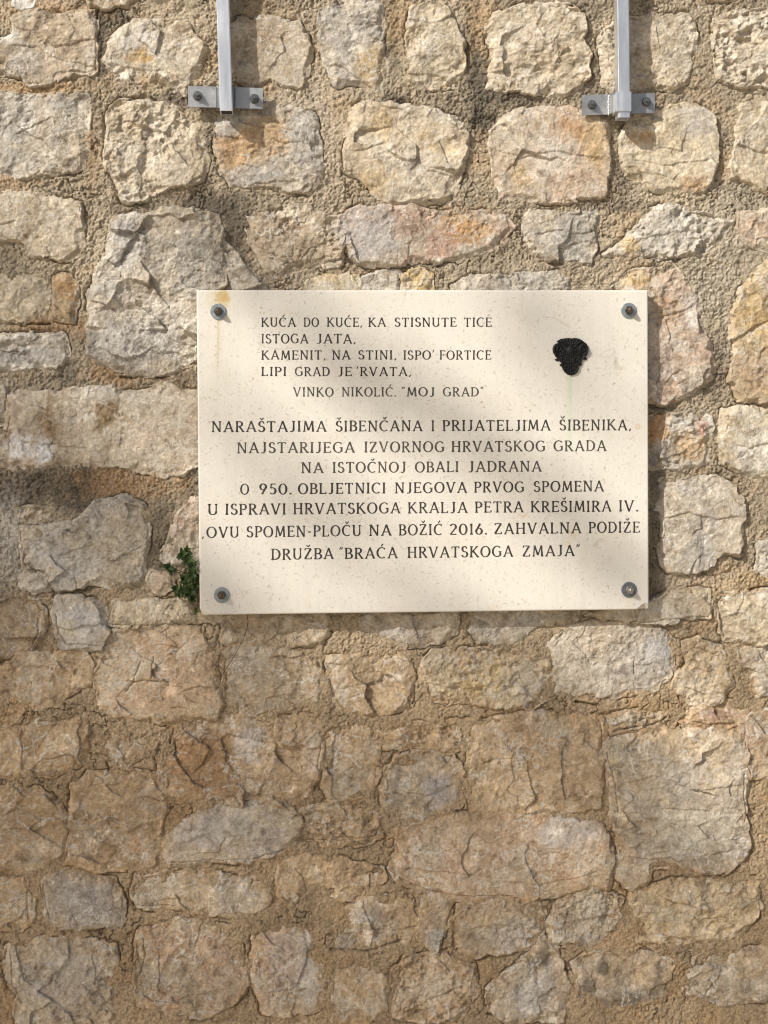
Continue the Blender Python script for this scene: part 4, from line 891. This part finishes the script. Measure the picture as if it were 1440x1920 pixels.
bm = bmesh.new()
folded(bm, [(a0.x, YF), (a1.x, YF), (a1.x+.0015, YF-.004), (a1.x+.003, YF-.0035+.004), (c0.x-.003, YF+.0005), (c0.x-.0015, YF-.004), (c0.x, YF), (c1.x, YF)], .004, (a1.z, a0.z), (c1.z, c0.z))
br = bm_obj('bracket', bm, M_PLATE, LP)
anchor(br, 370.5, 180, YF); anchor(br, 476.8, 185.5, YF)
# right: tube clamped through a sleeve, a stub showing below
YF2, YT2 = -.022, -.058
b2 = at(1170.3, 209, YT2); t2 = at(1168.3-.2, 0, YT2); sl2 = (t2.x-b2.x)/(t2.z-b2.z)
b3 = at(1170.8, 220, YT2); 
RP = tag(empty('metal_post', (b3.x, -.02, b3.z)), 'right grey square steel tube clamped by a sleeve, a short stub showing underneath', 'metal post', 'steel tubes bracketed to the wall')
bm = bmesh.new(); hollow_tube(bm, (b3.x, YT2, b3.z), (b3.x+sl2*1.25, YT2, b3.z+1.25), .0222, .030, .002)
bm_obj('tube', bm, M_TUBE, RP)
a0, a1 = at(1091.5, 178, YF2), at(1142, 216.5, YF2); c0, c1 = at(1184, 174, YF2), at(1228, 211.5, YF2)
s0, s1 = at(1154.5, 171, YT2-.003), at(1184.3, 209, YT2-.003)
bm = bmesh.new()
folded(bm, [(a0.x, YF2), (a1.x, YF2), (s0.x+.003, YT2+.006), (s0.x+.004, YF2-.004), (c0.x-.002, YF2-.004), (c0.x, YF2), (c1.x, YF2)], .0035, (a1.z, a0.z), (c1.z, c0.z))
br = bm_obj('bracket', bm, M_PLATE, RP)
bm = bmesh.new(); add_box(bm, s0.x, s1.x, YT2-.003, YT2+.034, s1.z, s0.z, .0012); bm_obj('sleeve', bm, M_TUBE, br)
bm = bmesh.new(); 
for k in range(7):
    zz = a1.z+.003+(a0.z-a1.z-.006)*k/6
    bmesh.ops.create_icosphere(bm, subdivisions=2, radius=.0019, matrix=Matrix.Translation((a1.x-.0012+random.uniform(-.0005, .0005), YF2-.0002, zz)) @ Matrix.Diagonal((.8, .7, 2.0, 1)))
bm_obj('weld_bead', bm, M_TUBE, br, True)
anchor(br, 1110, 196.5, YF2); anchor(br, 1211.5, 191.5, YF2)

# ------------------------------------------------------------------ weed in the joint beside the plaque
def leaf_mat(name, a, b):
    m, t, p = mat_new(name)
    n = noise_node(t, node(t, 'ShaderNodeTexCoord').outputs['Object'], 70, 2, .5)
    r = ramp(t, n.outputs[0], [(0.35, a), (0.65, b)]); t.links.new(r.outputs[0], p.inputs['Base Color'])
    p.inputs['Roughness'].default_value = .5; p.inputs['Specular IOR Level'].default_value = .3
    p.inputs['Transmission Weight'].default_value = 0.0
    return m
M_LEAF = leaf_mat('weed_leaf', (.016,.034,.007), (.052,.082,.017))
M_STALK = leaf_mat('weed_stalk', (.05,.05,.02), (.10,.09,.04))
M_DRY = leaf_mat('dry_stalk', (.20,.15,.09), (.32,.25,.16))
M_HAIR = leaf_mat('dark_root', (.05,.035,.022), (.08,.06,.04))
def leaf(bm, base, direc, up, L, W):
    d_ = direc.normalized(); s_ = d_.cross(up).normalized(); n_ = s_.cross(d_)
    rows = []
    for f, wv, dz in ((0, .10, 0), (.25, .75, .06), (.5, 1.0, .10), (.75, .70, .06), (1.0, .04, -.06)):
        c_ = base+d_*(L*f)+n_*(L*dz)
        rows.append([bm.verts.new(c_+s_*(-W/2*wv)+n_*(W*.16*wv)), bm.verts.new(c_), bm.verts.new(c_+s_*(W/2*wv)+n_*(W*.16*wv))])
    for a_, b_ in zip(rows, rows[1:]):
        for i in (0, 1): bm.faces.new((a_[i], a_[i+1], b_[i+1], b_[i]))
def tubelet(bm, pts, r):
    prev = None
    for i, p_ in enumerate(pts):
        d_ = (pts[min(i+1, len(pts)-1)]-pts[max(i-1, 0)]).normalized(); s_ = d_.cross(Vector((.3, 1, .2))).normalized(); n_ = s_.cross(d_)
        ring = [bm.verts.new(p_+(s_*math.cos(a)+n_*math.sin(a))*r) for a in (0, 1.57, 3.14, 4.71)]
        if prev:
            for k in range(4): bm.faces.new((prev[k], prev[(k+1) % 4], ring[(k+1) % 4], ring[k]))
        prev = ring
root = at(366, 1092, -.006)
weed = tag(empty('weed', root), 'small dark green weed growing beside the lower left edge of the plaque', 'weed')
bl = bmesh.new(); bs = bmesh.new(); rp = random.Random(4)
for px, py, y, n_, L in ((342,1040,-.030,8,14),(352,1052,-.034,8,15),(360,1062,-.036,7,16),(358,1078,-.030,6,15),(316,1064,-.026,8,12),(322,1072,-.024,5,10),(345,1086,-.026,7,13),(330,1104,-.026,7,13),(343,1106,-.032,7,13),(358,1106,-.034,8,15),(366,1098,-.024,5,14),(360,1122,-.024,6,12),(366,1084,-.020,6,14),(351,1034,-.022,6,13),(368,1145,-.016,5,9),(350,1046,-.028,7,15),(362,1072,-.03,7,15),(352,1094,-.03,7,14),(337,1112,-.028,6,13),(352,1114,-.03,7,13)):
    c_ = at(px, py, y)
    mid = (c_+root)/2+Vector((rp.uniform(-.01, .01), -.006, rp.uniform(-.006, .012)))
    tubelet(bs, [root+Vector((rp.uniform(-.008, 0), .004, rp.uniform(-.02, .02))), mid, c_], .0009)
    a_ = rp.uniform(0, 6.28)
    for k in range(n_):
        a = a_+2*math.pi*k/n_+rp.uniform(-.35, .35); tl = rp.uniform(.25, .8)
        leaf(bl, c_, Vector((math.cos(a), -tl, math.sin(a))), Vector((0, -1, .25)), 1.0*L*rp.uniform(.6, 1.15)/1000, 1.0*L*rp.uniform(.42, .62)/1000)
bm_obj('foliage', bl, M_LEAF, weed, True); bm_obj('stem', bs, M_STALK, weed)
bd = bmesh.new(); tubelet(bd, [at(372, 1112, -.012), at(370, 1124, -.02), at(365, 1134, -.022), at(363, 1142, -.018)], .0007); bm_obj('dry_stem', bd, M_DRY, weed)
bd = bmesh.new(); P_ = [(463,1150),(465,1165),(463,1180),(456,1198),(447,1216),(438,1232),(425,1252),(412,1274)]
tubelet(bd, [at(x, y, -.016-.002*(i % 2)) for i, (x, y) in enumerate(P_)], .0006)
tag(bm_obj('root_strand', bd, M_HAIR), 'hair-thin dark root strand curving down the wall below the plaque', 'root')

# ------------------------------------------------------------------ paving in front of the wall, and the tree that dapples it (both outside the picture)
m, t, p = mat_new('stone_paving'); co = node(t, 'ShaderNodeTexCoord').outputs['Object']
n = noise_node(t, co, 3, 6, .6); r = ramp(t, n.outputs[0], [(.3, (.44,.38,.29)), (.7, (.56,.49,.38))]); t.links.new(r.outputs[0], p.inputs['Base Color']); p.inputs['Roughness'].default_value = .8
bm = bmesh.new(); vs = [bm.verts.new(q) for q in ((-40, -60, 0), (40, -60, 0), (40, 1, 0), (-40, 1, 0))]; bm.faces.new(vs)
tag(bm_obj('pavement', bm, m), 'pale stone pavement running up to the wall', 'pavement', kind='structure')

M_BARK = leaf_mat('tree_bark', (.10,.075,.05), (.17,.13,.09)); M_TREE = leaf_mat('tree_leaf', (.04,.065,.02), (.09,.12,.035))
TT = 7.5                                                # how far back along the light the crown stands (metres of depth)
def shade_point(px, py, dt=0.0):
    return at(px, py, 0.0)-Vector((SUN.x, SUN.y, SUN.z))*((TT+dt)/SUN.y)
def cover(px, py):
    """how thick the leaves are between the sun and this part of the wall (0..1)"""
    e = (py-560)-.72*(px-120)                            # edge of the crown's shadow slants down to the right
    e += 90*math.sin(px*.006+1)+60*math.sin(px*.017+py*.004)
    c = min(1, max(0, e/420))
    u = px*.68-py*.73                                    # bough streaks run down to the right
    c = .95*c+(.10+.55*math.sin(u*.0225+1.9+.8*math.sin(py*.004)))*min(1, max(0, (e+760)/300))*(1 if e > 0 else min(1, max(0, (px-250)/170)))*(1-.55*min(1, max(0, (e-100)/400)))
    return c
tree = tag(empty('tree', (shade_point(0, 900).x-.4, shade_point(0, 900).y-.2, 0)), 'leafy tree standing outside the picture whose crown dapples the wall', 'tree')
rt = random.Random(9); bl = bmesh.new(); cnt = 0
while cnt < 7300:
    px, py = rt.uniform(-1500, 1900), rt.uniform(-200, 2600)
    if rt.random()*1.05 > cover(px, py): continue
    c_ = shade_point(px, py, rt.uniform(-1.0, 1.0)); cnt += 1
    d_ = Vector((rt.uniform(-1, 1), rt.uniform(-1, 1), rt.uniform(-1, .4))); up = Vector((rt.uniform(-1, 1), rt.uniform(-1, 1), rt.uniform(.0, 1.4)))
    if d_.cross(up).length < .05: continue
    L = rt.uniform(.05, .085); s_ = d_.normalized().cross(up).normalized(); d_ = d_.normalized()
    vs = [bl.verts.new(q) for q in (c_, c_+d_*L*.5+s_*L*.28, c_+d_*L, c_+d_*L*.5-s_*L*.28)]; bl.faces.new(vs)
me = bpy.data.meshes.new('crown'); bl.to_mesh(me); bl.free(); link('crown', me, M_TREE, tree)
bs = bmesh.new(); base_ = Vector(tree.location); hub = shade_point(-350, 1750)
def limb(pts, r0, r1):
    prev = None
    for i, p_ in enumerate(pts):
        d_ = (pts[min(i+1, len(pts)-1)]-pts[max(i-1, 0)]).normalized(); s_ = d_.cross(Vector((.31, .9, .2))).normalized(); n_ = s_.cross(d_); rr2 = r0+(r1-r0)*i/(len(pts)-1)
        ring = [bs.verts.new(p_+(s_*math.cos(a*math.pi/4)+n_*math.sin(a*math.pi/4))*rr2) for a in range(8)]
        if prev:
            for k in range(8): bs.faces.new((prev[k], prev[(k+1) % 8], ring[(k+1) % 8], ring[k]))
        prev = ring
limb([base_, base_+Vector((.1, .05, 2)), (base_+hub)/2+Vector((0, 0, 1)), hub], .22, .10)
bm_obj('trunk', bs, M_BARK, tree, True)
bs = bmesh.new()
for px, py in ((900, 1500), (300, 900), (1300, 2200), (-900, 1200), (600, 2300)):
    e_ = shade_point(px, py); limb([hub, hub*.5+e_*.5+Vector((0, 0, .1)), e_], .035, .008)
bm_obj('branch', bs, M_BARK, tree, True)
